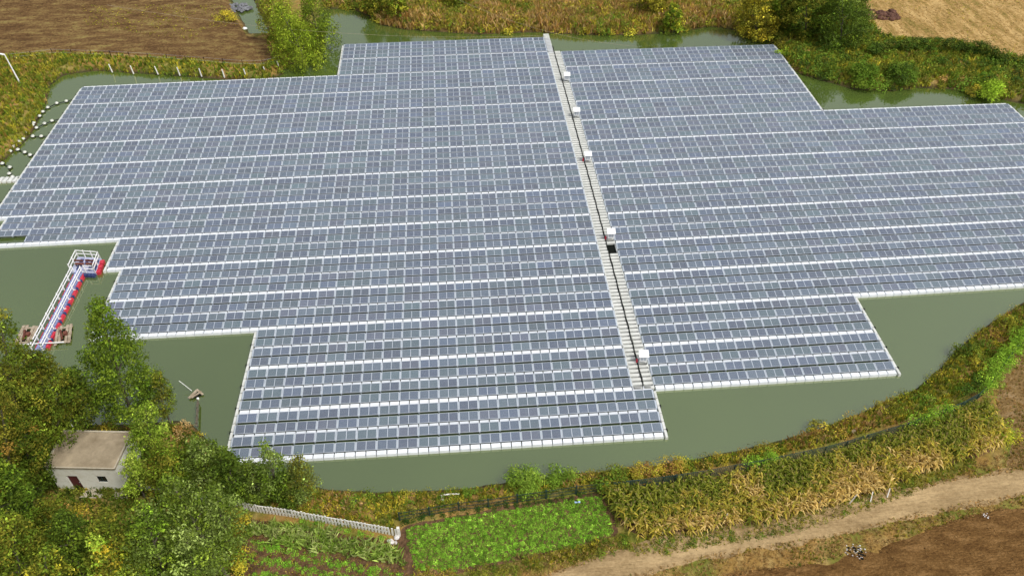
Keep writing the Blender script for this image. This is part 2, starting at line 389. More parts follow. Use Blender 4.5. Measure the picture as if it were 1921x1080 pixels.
def array(root_name, label, blocks, missing, extra):
    root = empty(root_name, (0, 0, 0), label=label, cat='solar array')
    mods = []
    for (u0, u1, k0, k1) in blocks:
        for k in range(k0+1, k1+1):
            for r in range(4):
                for u in range(int(round((u1-u0)))):
                    if (round(u0)+u, k, r) in missing: continue
                    mods.append((( u0+u+.5)*A, yk(k)+OFF[r]))
    mods = np.array(mods)
    # the neighbouring modules of one string share a tone more often than not
    tint = (hsh(np.floor(mods[:, 0]/A), np.round(mods[:, 1]*10), 5)*len(TINTS)).astype(int)
    near = np.argsort(((mods[:, 0]-CAM[0])**2+(mods[:, 1]-CAM[1])**2))
    ctr = warp(mods)
    e = warp(mods+np.array([.5, 0])); ang = np.arctan2(e[:, 1]-ctr[:, 1], e[:, 0]-ctr[:, 0])
    for i in near[:100]:
        o = bpy.data.objects.new('solar_panel', mod_meshes[tint[i]]); COL.objects.link(o); o.parent = root
        o.location = (ctr[i, 0], ctr[i, 1], 0); o.rotation_euler = (0, 0, ang[i]); o['group'] = 'solar panels along the near edge'
    rest = near[100:]; c, s = np.cos(ang[rest])[:, None], np.sin(ang[rest])[:, None]
    jit = rng.normal(0, .006, len(rest))[:, None]
    X = ctr[rest, 0][:, None]+MV[:, 0]*c-MV[:, 1]*s; Y = ctr[rest, 1][:, None]+MV[:, 0]*s+MV[:, 1]*c; Z = np.tile(MV[:, 2], (len(rest), 1))+jit*MV[None, :, 1]
    V = np.stack([X, Y, Z], 2).reshape(-1, 3); nv = len(MV)
    F = (MF[None]+np.arange(len(rest))[:, None, None]*nv).reshape(-1, 4)
    tc = np.repeat(TINTS[tint[rest]]*(1+rng.normal(0, .18, (len(rest), 1))), nv, 0)
    o = mesh_np('solar_panel_rows', V, F, [M_alu, M_cell], root, midx=np.tile(MI, len(rest)), col=tc); set_line(o.data, np.tile(ML_, len(rest)))
    o['kind'] = 'stuff'
    # floats
    wf = MB(); sf = MB(); pin = MB(); side = MB(); gap_shade = MB(); rib = MB(); tf = MB()
    def fl(b, x0, x1, y0, y1, z1=.34, z0=-.12, i=.035):
        s = MB(); s.box(x0, x1, y0, y1, z0, z1, i); V = s.V[0]; V[:, :2] = warp(V[:, :2]); b.add(V, BF)
    lines = {}
    for (u0, u1, k0, k1) in blocks:
        for k in range(k0, k1+1):
            if k in lines: lines[k] = (min(lines[k][0], u0), max(lines[k][1], u1))
            else: lines[k] = (u0, u1)
    for k, (u0, u1) in lines.items():
        n = int(round((u1-u0)*2)); top = k == min(lines)
        for q in range(n):
            x = (u0+q/2)*A
            h = THK/2 if not top else THK/2
            y0 = yk(k)-h+(.28 if top else 0)*0
            if top: fl(wf, x+.02, x+A/2-.02, yk(k)-h+.02, yk(k)-h+.28, .36)
            else: fl(wf, x+.02, x+A/2-.02, yk(k)-h+.14, yk(k)+h-.04, .36, .0)
            if q % 2 == 0:
                s = MB(); s.box(x-.05, x+.05, yk(k)+h-.09, yk(k)+h+.03, .3, .40); V = s.V[0]; V[:, :2] = warp(V[:, :2]); pin.add(V, BF)
    for (u0, u1, k0, k1) in blocks:
        for k in range(k0+1, k1+1):
            y = yk(k)+OFF[1]+ROW
            for q in range(int(round((u1-u0)*2))):
                x = (u0+q/2)*A
                fl(tf, x+.02, x+A/2-.02, y+.02, y+THN-.02, .35)
                if q % 2 == 0:
                    s = MB(); s.box(x-.045, x+.045, y+THN-.10, y+THN+.03, .3, .39); V = s.V[0]; V[:, :2] = warp(V[:, :2]); pin.add(V, BF)
            for r in range(4):
                for u in range(int(round(u1-u0))+1):
                    if (round(u0)+u, k, r) in missing and (round(u0)+u-1, k, r) in missing: continue
                    x = (u0+u)*A
                    s = MB(); s.box(x-.07, x+.07, yk(k)+OFF[r]-.02, yk(k)+OFF[r]+ROW-.01, .2, .40, .01); V = s.V[0]; V[6:8, 2] += .15; V[:, :2] = warp(V[:, :2]); rib.add(V, BF)
                    # float body beneath each module
                    if u < round(u1-u0) and (round(u0)+u, k, r) not in missing:
                        fl(sf, x+.2, x+A-.2, yk(k)+OFF[r]+.42, yk(k)+OFF[r]+ROW-.25, .28)
            for gy in (OFF[0]+ROW, OFF[2]+ROW):  # black strips added in the row gaps, standing in for shade under the panels
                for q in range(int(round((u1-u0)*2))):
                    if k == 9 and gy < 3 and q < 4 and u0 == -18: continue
                    x = (u0+q/2)*A; s = MB(); s.box(x, x+A/2, yk(k)+gy+.02, yk(k)+gy+GAP-.04, -.05, .06); V = s.V[0]; V[:, :2] = warp(V[:, :2]); gap_shade.add(V, BF)
        for sgn, ux in ((-1, u0), (1, u1)):
            if (sgn, ux) in extra: continue
            nseg = (k1-k0)*6
            for q in range(nseg):
                ya = yk(k1)+q*PER/6; xa = ux*A+(-.42 if sgn < 0 else .10)
                fl(side, xa, xa+.32, ya+.02-.39, ya+PER/6-.02-.39, .36)
            for q in range((k1-k0)*2):
                s = MB(); xa = ux*A+(-.50 if sgn < 0 else .40); s.box(xa, xa+.12, yk(k1)+q*PER/2+.5, yk(k1)+q*PER/2+.72, .1, .42); V = s.V[0]; V[:, :2] = warp(V[:, :2]); pin.add(V, BF)
    tag(wf.build('walkway_float', M_white, root), kind='stuff'); tag(sf.build('support_float', M_white, root), kind='stuff')
    tag(tf.build('narrow_float', M_thin, root), kind='stuff')
    tag(rib.build('rib_float', M_strip, root), kind='stuff')
    tag(gap_shade.build('row_gap_shade', M_dark, root), kind='stuff')
    tag(side.build('edge_float', M_float_old, root), kind='stuff'); tag(pin.build('connector_pin', M_dark, root), kind='stuff')
    return root
miss = {(-18, 9, 0), (-17, 9, 0)}
LB = [(0, 21, 14, 15), (0, 20, 12, 14), (-9, 20, 10, 12), (-10, 20, 9, 10), (-18, 20, 8, 9), (-19, 20, 2, 8), (2, 20, 0, 2)]
RB_ = [(21.2, 40.2, 1, 5), (21.2, 55.2, 5, 12), (21.2, 34.2, 12, 14)]
array('floating_solar_array', 'larger floating solar array left of the central white walkway, with stepped left edge', LB, miss, {(1, 20)})
array('floating_solar_array', 'floating solar array right of the central white walkway, reaching the right picture edge', RB_, set(), {(-1, 21.2)})

# central walkway: two columns of ribbed floats and the dark cable tray between them
wk = empty('central_walkway', label='long white central walkway of ribbed floats carrying a dark cable between the two solar arrays', cat='walkway')
PP = PER/10; wx0, wx1 = 20*A+.13, 21.2*A-.12; wm = (wx0+wx1)/2
stuffm = MB(); cnt = 0
planks = []
for j in range(int(14*10+3)):
    y = yk(14)-.2+j*PP
    for a, b in ((wx0, wm-.045), (wm+.045, wx1)):
        if y > yk(1)+.2: 
            if b > wx0+1.2: continue
        planks.append((a, b, y))
planks = [p for p in planks if not (p[0] > wm and 29.1 < p[2] < 30.5 )]
for a, b, y in planks:
    s = MB(); s.box(a, b, y+.12, y+PP-.12, -.1, .36, .012)
    s.box(a+.1, b-.1, y+.2, y+.26, .358, .385); s.box(a+.1, b-.1, y+.36, y+.42, .358, .385)
    for V in s.V: V[:, :2] = warp(V[:, :2])
    if cnt < 100: s.build('walkway_plank', M_float_old, wk)
    else:
        for V, F in zip(s.V, s.F): stuffm.add(V, F-F.min())
    cnt += 1
tag(stuffm.build('walkway_planks', M_float_old, wk), kind='stuff')
s = MB(); under = MB()
for j in range(26): 
    t = MB(); t.box(wx0+.02, wx1-.02, yk(14)-.15+j*PER/2*.995, yk(14)-.17+(j+1)*PER/2*.995, -.2, .06); V = t.V[0]; V[:, :2] = warp(V[:, :2]); s.add(V, BF)  # dark sheet added beneath the planks so their gaps look shaded
tag(s.build('plank_gap_shade', M_dark, wk), kind='stuff'); s = MB()
for sx in (wx0-.06, wx1-.05):
    for j in range(14*2-2):
        t = MB(); t.box(sx, sx+.1, yk(14)+j*PER/2, yk(14)+(j+1)*PER/2-.03, .0, .33); V = t.V[0]; V[:, :2] = warp(V[:, :2]); under.add(V, BF)
tag(under.build('side_beams', M_float_old, wk), kind='stuff')
ys = np.linspace(yk(14)+.3, yk(.6), 150)
pts = warp(np.stack([wm+.03*np.sin(ys*1.7), ys], 1)); s.tube(np.column_stack([pts, np.full(len(pts), .40)]), .04, 6)
for k2 in (-.06, .07):
    pts = warp(np.stack([wm+k2+.03*np.sin(ys*2.3+k2*40), ys], 1)); s.tube(np.column_stack([pts, np.full(len(pts), .39)]), .022, 4)
s.build('cable', M_dark, wk)
# top landing at the far end of the left array
s = MB()
for q in range(10):
    t = MB(); t.box(20*A+.12, 20*A+1.15, yk(1)-.2+q*PER/10, yk(1)-.2+(q+1)*PER/10-.04, -.1, .36, .03); V = t.V[0]; V[:, :2] = warp(V[:, :2]); s.add(V, BF)
s.build('landing_float', M_white, wk)

# inverter boxes on the walkway
boxlab = ['white inverter box on the central walkway farthest from the viewer, near the top end', 'white inverter box second from the far end of the central walkway', 'white inverter box on the walkway in the middle of the row of five',
          'white inverter box beside the dark square opening in the walkway', 'white inverter box nearest the viewer, at the bottom of the central walkway']
for i, (px, py, red) in enumerate([(1062, 150, 0), (1080, 217, 0), (1101, 300, 1), (1144, 446, 1), (1204, 676, 1)]):
    p = at(px, py, .6); e = empty('inverter_box', (p[0]+.1, p[1], .36), -.06, label=boxlab[i], cat='inverter box', group='inverter boxes along the central walkway')
    s = MB(); s.box(-.42, .42, -.25, .30, .35, 1.15, .01); s.build('cabinet', M_whitepaint, e)
    s = MB()
    for x in (-.38, .38):
        for y in (-.22, .27): s.bar((x, y, 0), (x, y, .35), .05)
    s.build('leg_frame', M_alu, e)
    s = MB(); s.add([(-.52, -.42, 1.16), (.58, -.42, 1.16), (.58, .5, 1.42), (-.52, .5, 1.42), (-.52, -.42, 1.20), (.58, -.42, 1.20), (.58, .5, 1.46), (-.52, .5, 1.46)], BF); s.build('rain_cover', M_whitepaint, e)
    s = MB(); s.box(-.3, -.02, -.262, -.252, .5, 1.0); s.box(.04, .32, -.262, -.252, .5, 1.0); s.build('cabinet_door', M_alu, e)
    s = MB(); a = np.linspace(0, PI, 12); s.tube(np.stack([-.1+.5*np.cos(a), -.3-.42*np.sin(a), .12+.25*np.sin(a)**2], 1), .035, 6); s.build('cable', M_dark, e)
    if red:
        f = MB(); f.tube([(-.62, -.05, .08), (-.62, -.05, .55)], .11, 8); f.tube([(-.62, -.05, .55), (-.62, -.05, .66)], .04, 6)
        o = f.build('fire_extinguisher', M_red); o.location = (e.location[0]-.05, e.location[1]+.05, .32)
        tag(o, ['', '', 'small red extinguisher beside the middle inverter box on the walkway', 'small red extinguisher at the inverter box by the dark opening', 'small red extinguisher left of the nearest inverter box'][i], 'fire extinguisher', 'red extinguishers beside the inverter boxes')

# ------------------------------------------------------------------ mooring lines with buoys, left side
M_buoy = noisy('buoy_plastic', [(.4, (.42, .43, .38)), (.6, (.62, .63, .56))], 2, .5)
moor = [([(150, 184), (125, 191), (107, 195), (90, 203), (81, 211), (75, 219), (64, 232)], 'farthest mooring line of buoys, from the upper left array edge to the bank'),
        ([(120, 222), (98, 228), (84, 233), (69, 241), (62, 236)], 'mooring line of buoys second from the far end of the array edge'),
        ([(96, 256), (78, 257), (62, 257), (50, 250), (44, 262), (37, 267), (28, 275), (20, 285), (5, 293)], 'long mooring line of many buoys ending at the rusty left bank'),
        ([(70, 294), (57, 292), (47, 287), (34, 282), (26, 277)], 'short mooring line of buoys second from the nearest'),
        ([(42, 338), (24, 333), (18, 327), (19, 315), (5, 308)], 'nearest mooring line of buoys, just above the small plank walkway')]
for pts, lab in moor:
    w = [at(x, y, .08) for x, y in pts]; e = empty('mooring_line', w[0], label=lab, cat='mooring line', group='mooring lines with buoys at the left edge')
    rel = np.array([p-w[0] for p in w]); rel[:, 2] = .06
    s = MB(); s.tube(rel, .06, 5); s.build('rope', M_dark, e)
    for p in rel[1:]:
        s = MB(); s.sphere((0, 0, 0), .30, 12, 8, .85); o = s.build('buoy', M_buoy, e, smooth=True); o.location = (p[0], p[1], .12)
        s = MB(); s.tube([(0, 0, -.12), (0, 0, -.02)], .34, 12); s.build('float_band', M_dark, o)

# small plank walkway entering from the left
e = empty('plank_walkway', label='short floating plank walkway joining the left array edge to the left bank', cat='walkway')
for j in range(22):
    x = -19*A-1.0-j*.72; s = MB(); V0 = []
    s.add([(x, 52.6, -.05), (x+.5, 52.6, -.05), (x+.62, 53.9, -.05), (x+.12, 53.9, -.05), (x, 52.6, .3), (x+.5, 52.6, .3), (x+.62, 53.9, .3), (x+.12, 53.9, .3)], BF); s.build('plank', M_float_old, e)
s = MB(); s.bar((-19*A-17, 52.75, -.02), (-19*A-.5, 52.75, -.02), .14); s.bar((-19*A-17, 53.8, -.02), (-19*A-.5, 53.8, -.02), .14); s.build('bearer', M_wood, e)

# ------------------------------------------------------------------ jetty
a0 = at(72, 657, .4)[:2]; a1 = at(150, 505, .4)[:2]; d = a1-a0; Lj = float(np.linalg.norm(d)); rz = math.atan2(d[1], d[0])
jt = empty('floating_jetty', (a0[0], a0[1], 0), rz, label='floating jetty with blue deck, red side floats and white railings left of the solar array', cat='jetty')
Wd = 2.3   # local x along the jetty, y to its left
s = MB(); s.box(0, Lj, -.46, .46, .1, .40, .02); s.build('deck', M_blue, jt)
s = MB()
for i in range(int(Lj/.5)): s.box(i*.5+.46, i*.5+.49, -.45, .45, .398, .412)
s.build('deck_joint', M_navy, jt)
nfl = 9
for i in range(nfl):
    for side, y0 in ((1, .46), (-1, -.90)):
        wf_ = .22 if side > 0 else .40
        s = MB(); x = .5+i*(Lj-1)/nfl; s.box(x, x+1.15, y0, y0+wf_, -.1, .36, .08); s.build('red_float', M_red, jt)
        s = MB(); s.box(x+1.2, x+1.84, y0+.03, y0+wf_-.04, -.1, .31, .06); s.build('navy_float', M_navy, jt)
def railing(name, pts, parent, h=.9, post=1.6, outrig=0):
    s = MB(); q = MB()
    for a, b in zip(pts[:-1], pts[1:]):
        a = np.array(a, float); b = np.array(b, float); Ls = np.linalg.norm(b-a)
        for z in (.55, 1.0): s.bar((*a, .4+h*z), (*b, .4+h*z), .085)
        n = max(1, int(Ls/post)); nn = np.array([-(b-a)[1], (b-a)[0]])/Ls
        for i in range(n+1):
            q = MB(); p = a+(b-a)*i/n; q.bar((*p, .35), (*p, .4+h+.12), .10)
            if outrig: q.bar((*(p-nn*.05), .46), (*(p+nn*outrig), .46), .07)
            q.build('railing_post', M_whitepaint, parent)
    s.build('railing', M_whitepaint, parent)
railing('left', [(0, .62), (Lj-.4, .62)], jt, outrig=.4)
railing('right', [(0, -.52), (Lj-.6, -.52)], jt, outrig=-.3)
# platform head (its corners surveyed in world space, expressed in the jetty's frame)
Rm = np.array([[math.cos(rz), math.sin(rz)], [-math.sin(rz), math.cos(rz)]])
pc4 = [Rm@(at(x, y, .4)[:2]-a0) for x, y in ((146, 481), (190, 484), (180, 512), (132, 510))]
def quad(b, P, z0, z1):
    b.add([(*p, z0) for p in P]+[(*p, z1) for p in P], BF[:, ::-1])
ctr4 = sum(pc4)/4
s = MB(); quad(s, [ctr4+(p-ctr4)*1.0 for p in pc4], .08, .385); s.build('platform_deck', noisy('lilac_deck', [(.3, (.30, .32, .46)), (.7, (.52, .54, .66))], 1.5, .6), jt)
def lerp4(u, v): return (pc4[0]*(1-u)+pc4[1]*u)*(1-v)+(pc4[3]*(1-u)+pc4[2]*u)*v
for (u0, u1, v0, v1) in ((.18, .32, .15, .85), (.42, .54, .15, .5), (.64, .76, .15, .85), (.86, .96, .15, .85)):
    s = MB(); quad(s, [lerp4(u0, v0), lerp4(u1, v0), lerp4(u1, v1), lerp4(u0, v1)], .385, .46); s.build('dark_mat', M_navy, jt)
M_rust = noisy('rusty_bench', [(.3, (.07, .02, .015)), (.7, (.22, .08, .05))], 3, .8)
for (u0, u1, v) in ((.12, .48, .62), (.55, .92, .58)):
    s = MB(); a = lerp4(u0, v); b = lerp4(u1, v)
    s.bar((*a, .85), (*b, .85), .34, .07)
    for t in (.08, .92):
        p = a+(b-a)*t; s.bar((*p, .42), (*p, .84), .08)
    s.bar((*(a+np.array([.25, .05])), 1.15), (*(b+np.array([.25, .05])), 1.15), .06, .28); s.build('bench', M_rust, jt)
railing('platform', [lerp4(.03, .97), lerp4(.03, .03), lerp4(.97, .03), lerp4(.97, .97), lerp4(.62, .99)], jt, post=1.0, h=1.1)
for i in range(3):
    s = MB(); a = lerp4(1.07, .12+i*.3); b = lerp4(1.07, .36+i*.3); s.bar((*a, .15), (*b, .15), .5, .55); s.build('red_float', M_red, jt)
for i in range(3):
    s = MB(); a = lerp4(.55+.15*i, 1.10); b = lerp4(.67+.15*i, 1.10); s.bar((*a, .13), (*b, .13), .42, .5); s.build('navy_float', M_navy, jt)
s = MB(); s.box(.9, 1.0, -2.6, 2.6, .52, .62); s.build('cross_beam', M_whitepaint, jt)
# rafts
def raft(px, py, rz, w, l, label):
    p = at(px, py, .2); e = empty('wooden_raft', (p[0], p[1], 0), rz, label=label, cat='raft', group='weathered wooden rafts beside the jetty')
    s = MB()
    for i in range(5):
        if i == 2: continue
        s.box(-l/2+rng.uniform(-.2, .2), l/2+rng.uniform(-.2, .2), -w/2+i*w/5+.03, -w/2+(i+1)*w/5-.04, .20, .27)
    s.build('plank', M_wood, e); s = MB()
    for x in (-l*.4, 0, l*.4): s.box(x-.1, x+.1, -w/2, w/2, .1, .2)
    s.build('crossbar', M_wood, e)
    for x in (-l*.25, l*.25): s = MB(); s.tube([(x, -w/2, .02), (x, w/2, .02)], .18, 8); s.build('drum', M_dark, e)
    s = MB(); s.bar((-l*.3, 0, .4), (l*.2, .3, .4), .2, .25); s.box(-.4, .1, -.5, -.1, .27, .6); s.build('gear', M_rust, e)
raft(50, 628, rz+.05, 2.0, 3.0, 'weathered wooden raft left of the jetty foot, half behind the tree')
raft(119, 627, rz+.25, 1.8, 3.0, 'weathered wooden raft right of the jetty foot')
# small broken raft and the thin plank pier near the hut
p = at(368, 740, .2); e = empty('small_raft', (p[0], p[1], 0), .4, label='small broken raft of bleached boards floating off the grassy point', cat='raft')
s = MB(); s.bar((-.8, -.15, .2), (.25, .6, .25), .30, .07); s.bar((.2, .6, .32), (.65, -.3, .2), .22, .07); s.bar((-.55, -.3, .3), (.6, .1, .32), .16, .1); s.build('board', M_wood, e)
s = MB(); s.box(-.5, .45, -.25, .35, -.1, .14); s.build('float_drum', M_dark, e)
s = MB(); s.tube([(-.3, .7, .3), (-1.2, 1.9, 1.2)], .03, 5); s.build('pole', M_whitepaint, e)
q0 = at(371, 752, .5); q1 = at(369, 800, .5)
s = MB(); s.bar((q0[0], q0[1], .5), (q1[0], q1[1], .6), .2, .06)
for t in (0, .3, .6, .9): 
    r_ = q0+(q1-q0)*t; s.bar((r_[0], r_[1], -.8), (r_[0], r_[1], .8), .08)
tag(s.build('plank_pier', M_bark), 'narrow dark plank pier reaching from the dry grass point into the pond', 'pier')
s = MB(); s.sphere((0, 0, 0), .15, 10, 6); o = s.build('net_float', M_whitepaint, smooth=True); o.location = (*at(371, 747, .1)[:2], .08); tag(o, 'small white net float at the tip of the narrow plank pier', 'float')

# ------------------------------------------------------------------ hut
hc = (at(87, 875, 4.6)[:2]+at(213, 877, 4.6)[:2]+at(245, 815, 4.6)[:2]+at(123, 811, 4.6)[:2])/4
hrz = -.105; hw_s = 1
hut = empty('hut', (hc[0], hc[1], 1.1), hrz, label='small cream block hut with flat concrete roof among the trees', cat='hut')
hw, hd = 3.12, 1.95
M_wall = noisy('cream_plaster', [(.3, (.78, .75, .62)), (.52, (.90, .88, .79)), (.75, (.70, .67, .54))], 1.1, .9, 8)
M_roof = noisy('concrete_roof', [(.32, (.23, .18, .115)), (.66, (.42, .34, .23)), (.5, (.32, .26, .175))], .55, .95, 8, .3)
M_roofedge = noisy('roof_rim', [(.3, (.40, .35, .26)), (.7, (.54, .49, .38))], 2, .9)
s = MB(); H = 3.35
# walls with real openings: door and window in the front
s.box(-hw, hw, hd-.2, hd, 0, H); s.box(-hw, -hw+.2, -hd+.2, hd-.2, 0, H); s.box(hw-.2, hw, -hd+.2, hd-.2, 0, H)
for x0, x1, z0, z1 in ((-hw, -1.75, 0, H), (-1.75, -.75, 2.15, H), (-.75, .95, 0, H), (.95, 1.85, 0, 1.3), (.95, 1.85, 2.2, H), (1.85, hw, 0, H)): s.box(x0, x1, -hd, -hd+.2, z0, z1)
s.build('wall', M_wall, hut)
s = MB(); s.box(-hw-.08, hw+.08, -hd-.08, hd+.08, H, H+.14); s.build('roof', M_roof, hut)
s = MB(); s.box(-hw-.08, hw+.08, hd-.08, hd+.08, H+.14, H+.24); s.box(-hw-.08, -hw+.10, -hd-.08, hd-.08, H+.14, H+.24)
s.box(hw-.04, hw+.08, -hd-.08, hd-.08, H+.14, H+.2); s.box(-hw+.1, hw-.04, -hd-.08, -hd+.02, H+.14, H+.18); s.build('roof_edge', M_roofedge, hut)
M_door = mat('dark_red_door', (.10, .018, .02), .6)
dr = MB(); dr.box(-1.7, -.8, -hd+.1, -hd+.14, 0, 2.1); o = dr.build('door', M_door, hut); s = MB(); s.box(-.95, -.9, -hd+.06, -hd+.1, 1.0, 1.1); s.build('handle', M_alu, o)
s = MB(); s.box(1.0, 1.8, -hd+.08, -hd+.1, 1.34, 2.16); o = s.build('window', mat('dark_glass', (.01, .012, .015), .1), hut)
s = MB(); s.box(.95, 1.85, -hd+.04, -hd+.08, 1.3, 1.36); s.box(.95, 1.85, -hd+.04, -hd+.08, 2.14, 2.2); s.box(1.38, 1.42, -hd+.04, -hd+.08, 1.36, 2.14); s.build('frame', M_greenpost, o)
s = MB(); s.box(-hw-.4, hw+.4, -hd-.9, -hd-.01, -.1, .08); s.build('step', M_roofedge, hut); hut.scale = (1.05, 1.05, 1.04)
s = MB(); s.tube([(0, 0, 0), (0, 0, 2.0)], .03, 6); s.sphere((0, 0, .0), .16, 8, 6); o = s.build('roof_antenna', M_whitepaint, smooth=True); o.location = (*at(141, 807, 4.8)[:2], 4.0)
tag(o, 'thin white mast with a round base behind the hut roof', 'antenna')

# lamp pole, left edge
b = at(37, 155); t = at(8, 102, 6.4); e = empty('lamp_pole', (b[0], b[1], gz1(b[0], b[1])), label='tall white lamp pole standing on the left bank', cat='lamp post')
s = MB(); s.tube([(0, 0, 0), (t[0]-b[0], t[1]-b[1], 5.2)], [.13, .09], 8); s.build('pole', M_whitepaint, e)
s = MB(); s.bar((t[0]-b[0]-.1, t[1]-b[1], 5.15), (t[0]-b[0]-.9, t[1]-b[1]+.1, 5.3), .3, .14); s.build('lamp_head', M_whitepaint, e)

# white stakes in the far left bank
for x, y in ((209, 131), (249, 134), (295, 135), (336, 137), (377, 139), (420, 141), (461, 140), (498, 136), (523, 126)):
    p = at(x, y, .7); s = MB(); s.tube([(0, 0, -.4), (-.12+rng.uniform(-.05, .05), .0, 1.15)], [.12, .10], 8)
    o = s.build('marker_stake', M_conc); o.location = (p[0], p[1], .6); tag(o, 'short pale stake in the grassy bank below the ploughed field', 'stake', 'row of pale stakes in the upper left bank')
# thin wire fence above them
pl = poly([(20, 112), (100, 104), (200, 106), (330, 114), (440, 124), (505, 124), (545, 104)])
def along(pl, step):
    seg = np.linalg.norm(np.diff(pl, axis=0), axis=1); cs = np.concatenate([[0], np.cumsum(seg)])
    tt = np.arange(0, cs[-1], step); return np.stack([np.interp(tt, cs, pl[:, 0]), np.interp(tt, cs, pl[:, 1])], 1)
e = empty('wire_fence', label='thin wire fence on dark posts along the ploughed field above the pond', cat='fence')
fp = along(pl, 3.6); zz = gz(fp[:, 0], fp[:, 1])
for (x, y), z in zip(fp, zz):
    s = MB(); s.bar((0, 0, -.2), (0, 0, 1.2), .08); o = s.build('post', M_dark, e); o.location = (x, y, z)
s = MB()
for h in (.5, 1.1): s.tube(np.column_stack([fp, zz+h]), .009, 4)
s.build('wire', M_alu, e)

# ------------------------------------------------------------------ fences, near shore
def picket_fence():
    e = empty('picket_fence', label='white concrete picket fence running from the hut to the vegetable bed', cat='fence')
    pl = along(poly([(262, 917), (400, 945), (500, 962), (600, 978), (744, 1004)]), .32); zz = gz(pl[:, 0], pl[:, 1])
    pl = pl[-92:]; zz = zz[-92:]; d = pl[-1]-pl[0]; a = math.atan2(d[1], d[0]); base = None
    for (x, y), z in zip(pl, zz):
        s = MB(); s.box(-.09, .09, -.04, .04, -.1, 1.15, .01)
        if base is None: base = s.build('picket', M_conc, e); o = base
        else: o = bpy.data.objects.new('picket', base.data); COL.objects.link(o); o.parent = e
        o.location = (x, y, z+rng.uniform(-.03, .03)); o.rotation_euler = (rng.uniform(-.03, .03), rng.uniform(-.04, .04), a)
    s = MB()
    for h in (.3, .9):
        P = np.column_stack([pl, zz+h])+np.array([-math.sin(a), math.cos(a), 0])*.07
        for q in range(0, len(P)-6, 6): s.bar(P[q], P[q+6], .07, .1)
    s.build('rail', M_conc, e)
    s = MB(); x, y = pl[-1]; s.box(x+.15, x+.4, y-.12, y+.12, zz[-1]-.2, zz[-1]+1.35); s.build('end_post', M_conc, e)
picket_fence()
e = empty('mesh_fence', label='dark green welded mesh fence with black posts behind the vegetable bed', cat='fence')
pl = poly([(750, 975), (806, 966), (861, 956), (916, 950), (970, 942), (1024, 934), (1080, 926), (1150, 918), (1265, 905)]); zz = gz(pl[:, 0], pl[:, 1])
for i, ((x, y), z) in enumerate(zip(pl, zz)):
    s = MB(); s.bar((0, 0, -.2), (0, 0, 1.35), .13); o = s.build('post', M_greenpost, e); o.location = (x, y, z)
for i in range(len(pl)-1):
    s = MB(); a = np.array([*pl[i], zz[i]]); b = np.array([*pl[i+1], zz[i+1]]); n = int(np.linalg.norm(b-a)/.14)
    for h in (.12, .65, 1.2): s.bar(a+[0, 0, h], b+[0, 0, h], .04)
    for q in range(1, n): p = a+(b-a)*q/n; s.bar(p+[0, 0, .08], p+[0, 0, 1.25], .022)
    s.build('mesh_panel', M_greenpost, e)
# long netting fence along the corn
NETL = poly([(1150, 922), (1290, 903), (1430, 878), (1560, 850), (1700, 808), (1790, 774), (1842, 746), (1868, 706), (1896, 668), (1940, 622), (2010, 572)])
net = empty('netting_fence', label='long dark netting fence between the corn field and the bank, overgrown with vines', cat='fence')
pl = along(NETL, 2.4); zz = gz(pl[:, 0], pl[:, 1])
for (x, y), z in zip(pl, zz):
    s = MB(); s.bar((0, 0, -.2), (0, 0, 1.45), .09); o = s.build('post', M_greenpost, net); o.location = (x, y, z)
m_net = mat('green_netting', (.02, .06, .04), .8)
s = MB(); P = np.column_stack([pl, zz])
for i in range(len(P)-1):
    for h in np.linspace(.1, 1.4, 8): s.bar(P[i]+[0, 0, h], P[i+1]+[0, 0, h], .03)
    for q in range(12): p = P[i]+(P[i+1]-P[i])*q/12; s.bar(p+[0, 0, .05], p+[0, 0, 1.4], .028)
s.build('net', m_net, net)
s = MB(); s.tube(P+np.array([0, 0, 1.43]), .03, 5); s.build('top_wire', M_greenpost, net)

# ------------------------------------------------------------------ vegetation generators
def rand_unit(n):
    v = rng.normal(size=(n, 3)); return v/np.linalg.norm(v, axis=1)[:, None]
def leaf_quads(C, size, colr, up=.5, aspect=.55, nrm=None):
    """rhombic leaf sprays, one quad each"""
    n = len(C); nn = rand_unit(n)
    if nrm is not None: nn = nn*.8+nrm
    nn[:, 2] += up; nn /= np.linalg.norm(nn, axis=1)[:, None]+1e-9
    t = np.cross(nn, rand_unit(n)); t /= np.linalg.norm(t, axis=1)[:, None]+1e-9; b = np.cross(nn, t)
    sz = (np.asarray(size)*rng.uniform(.6, 1.35, n))[:, None] if np.ndim(size) == 0 else (size*rng.uniform(.7, 1.3, n))[:, None]
    V = np.stack([C-t*sz*.5, C+b*sz*aspect*.5+nn*sz*.08, C+t*sz*.5, C-b*sz*aspect*.5+nn*sz*.08], 1).reshape(-1, 3)
    F = np.arange(4*n).reshape(n, 4)
    return V, F, np.repeat(colr, 4, 0)
def pal(P, n, jit=.16):
    P = np.array(P, float); w = P[rng.integers(0, len(P), n)]
    t = rng.uniform(0, 1, (n, 1)); w2 = P[rng.integers(0, len(P), n)]
    return (w*(1-t*.5)+w2*t*.5)*np.exp(rng.normal(0, jit, (n, 1)))
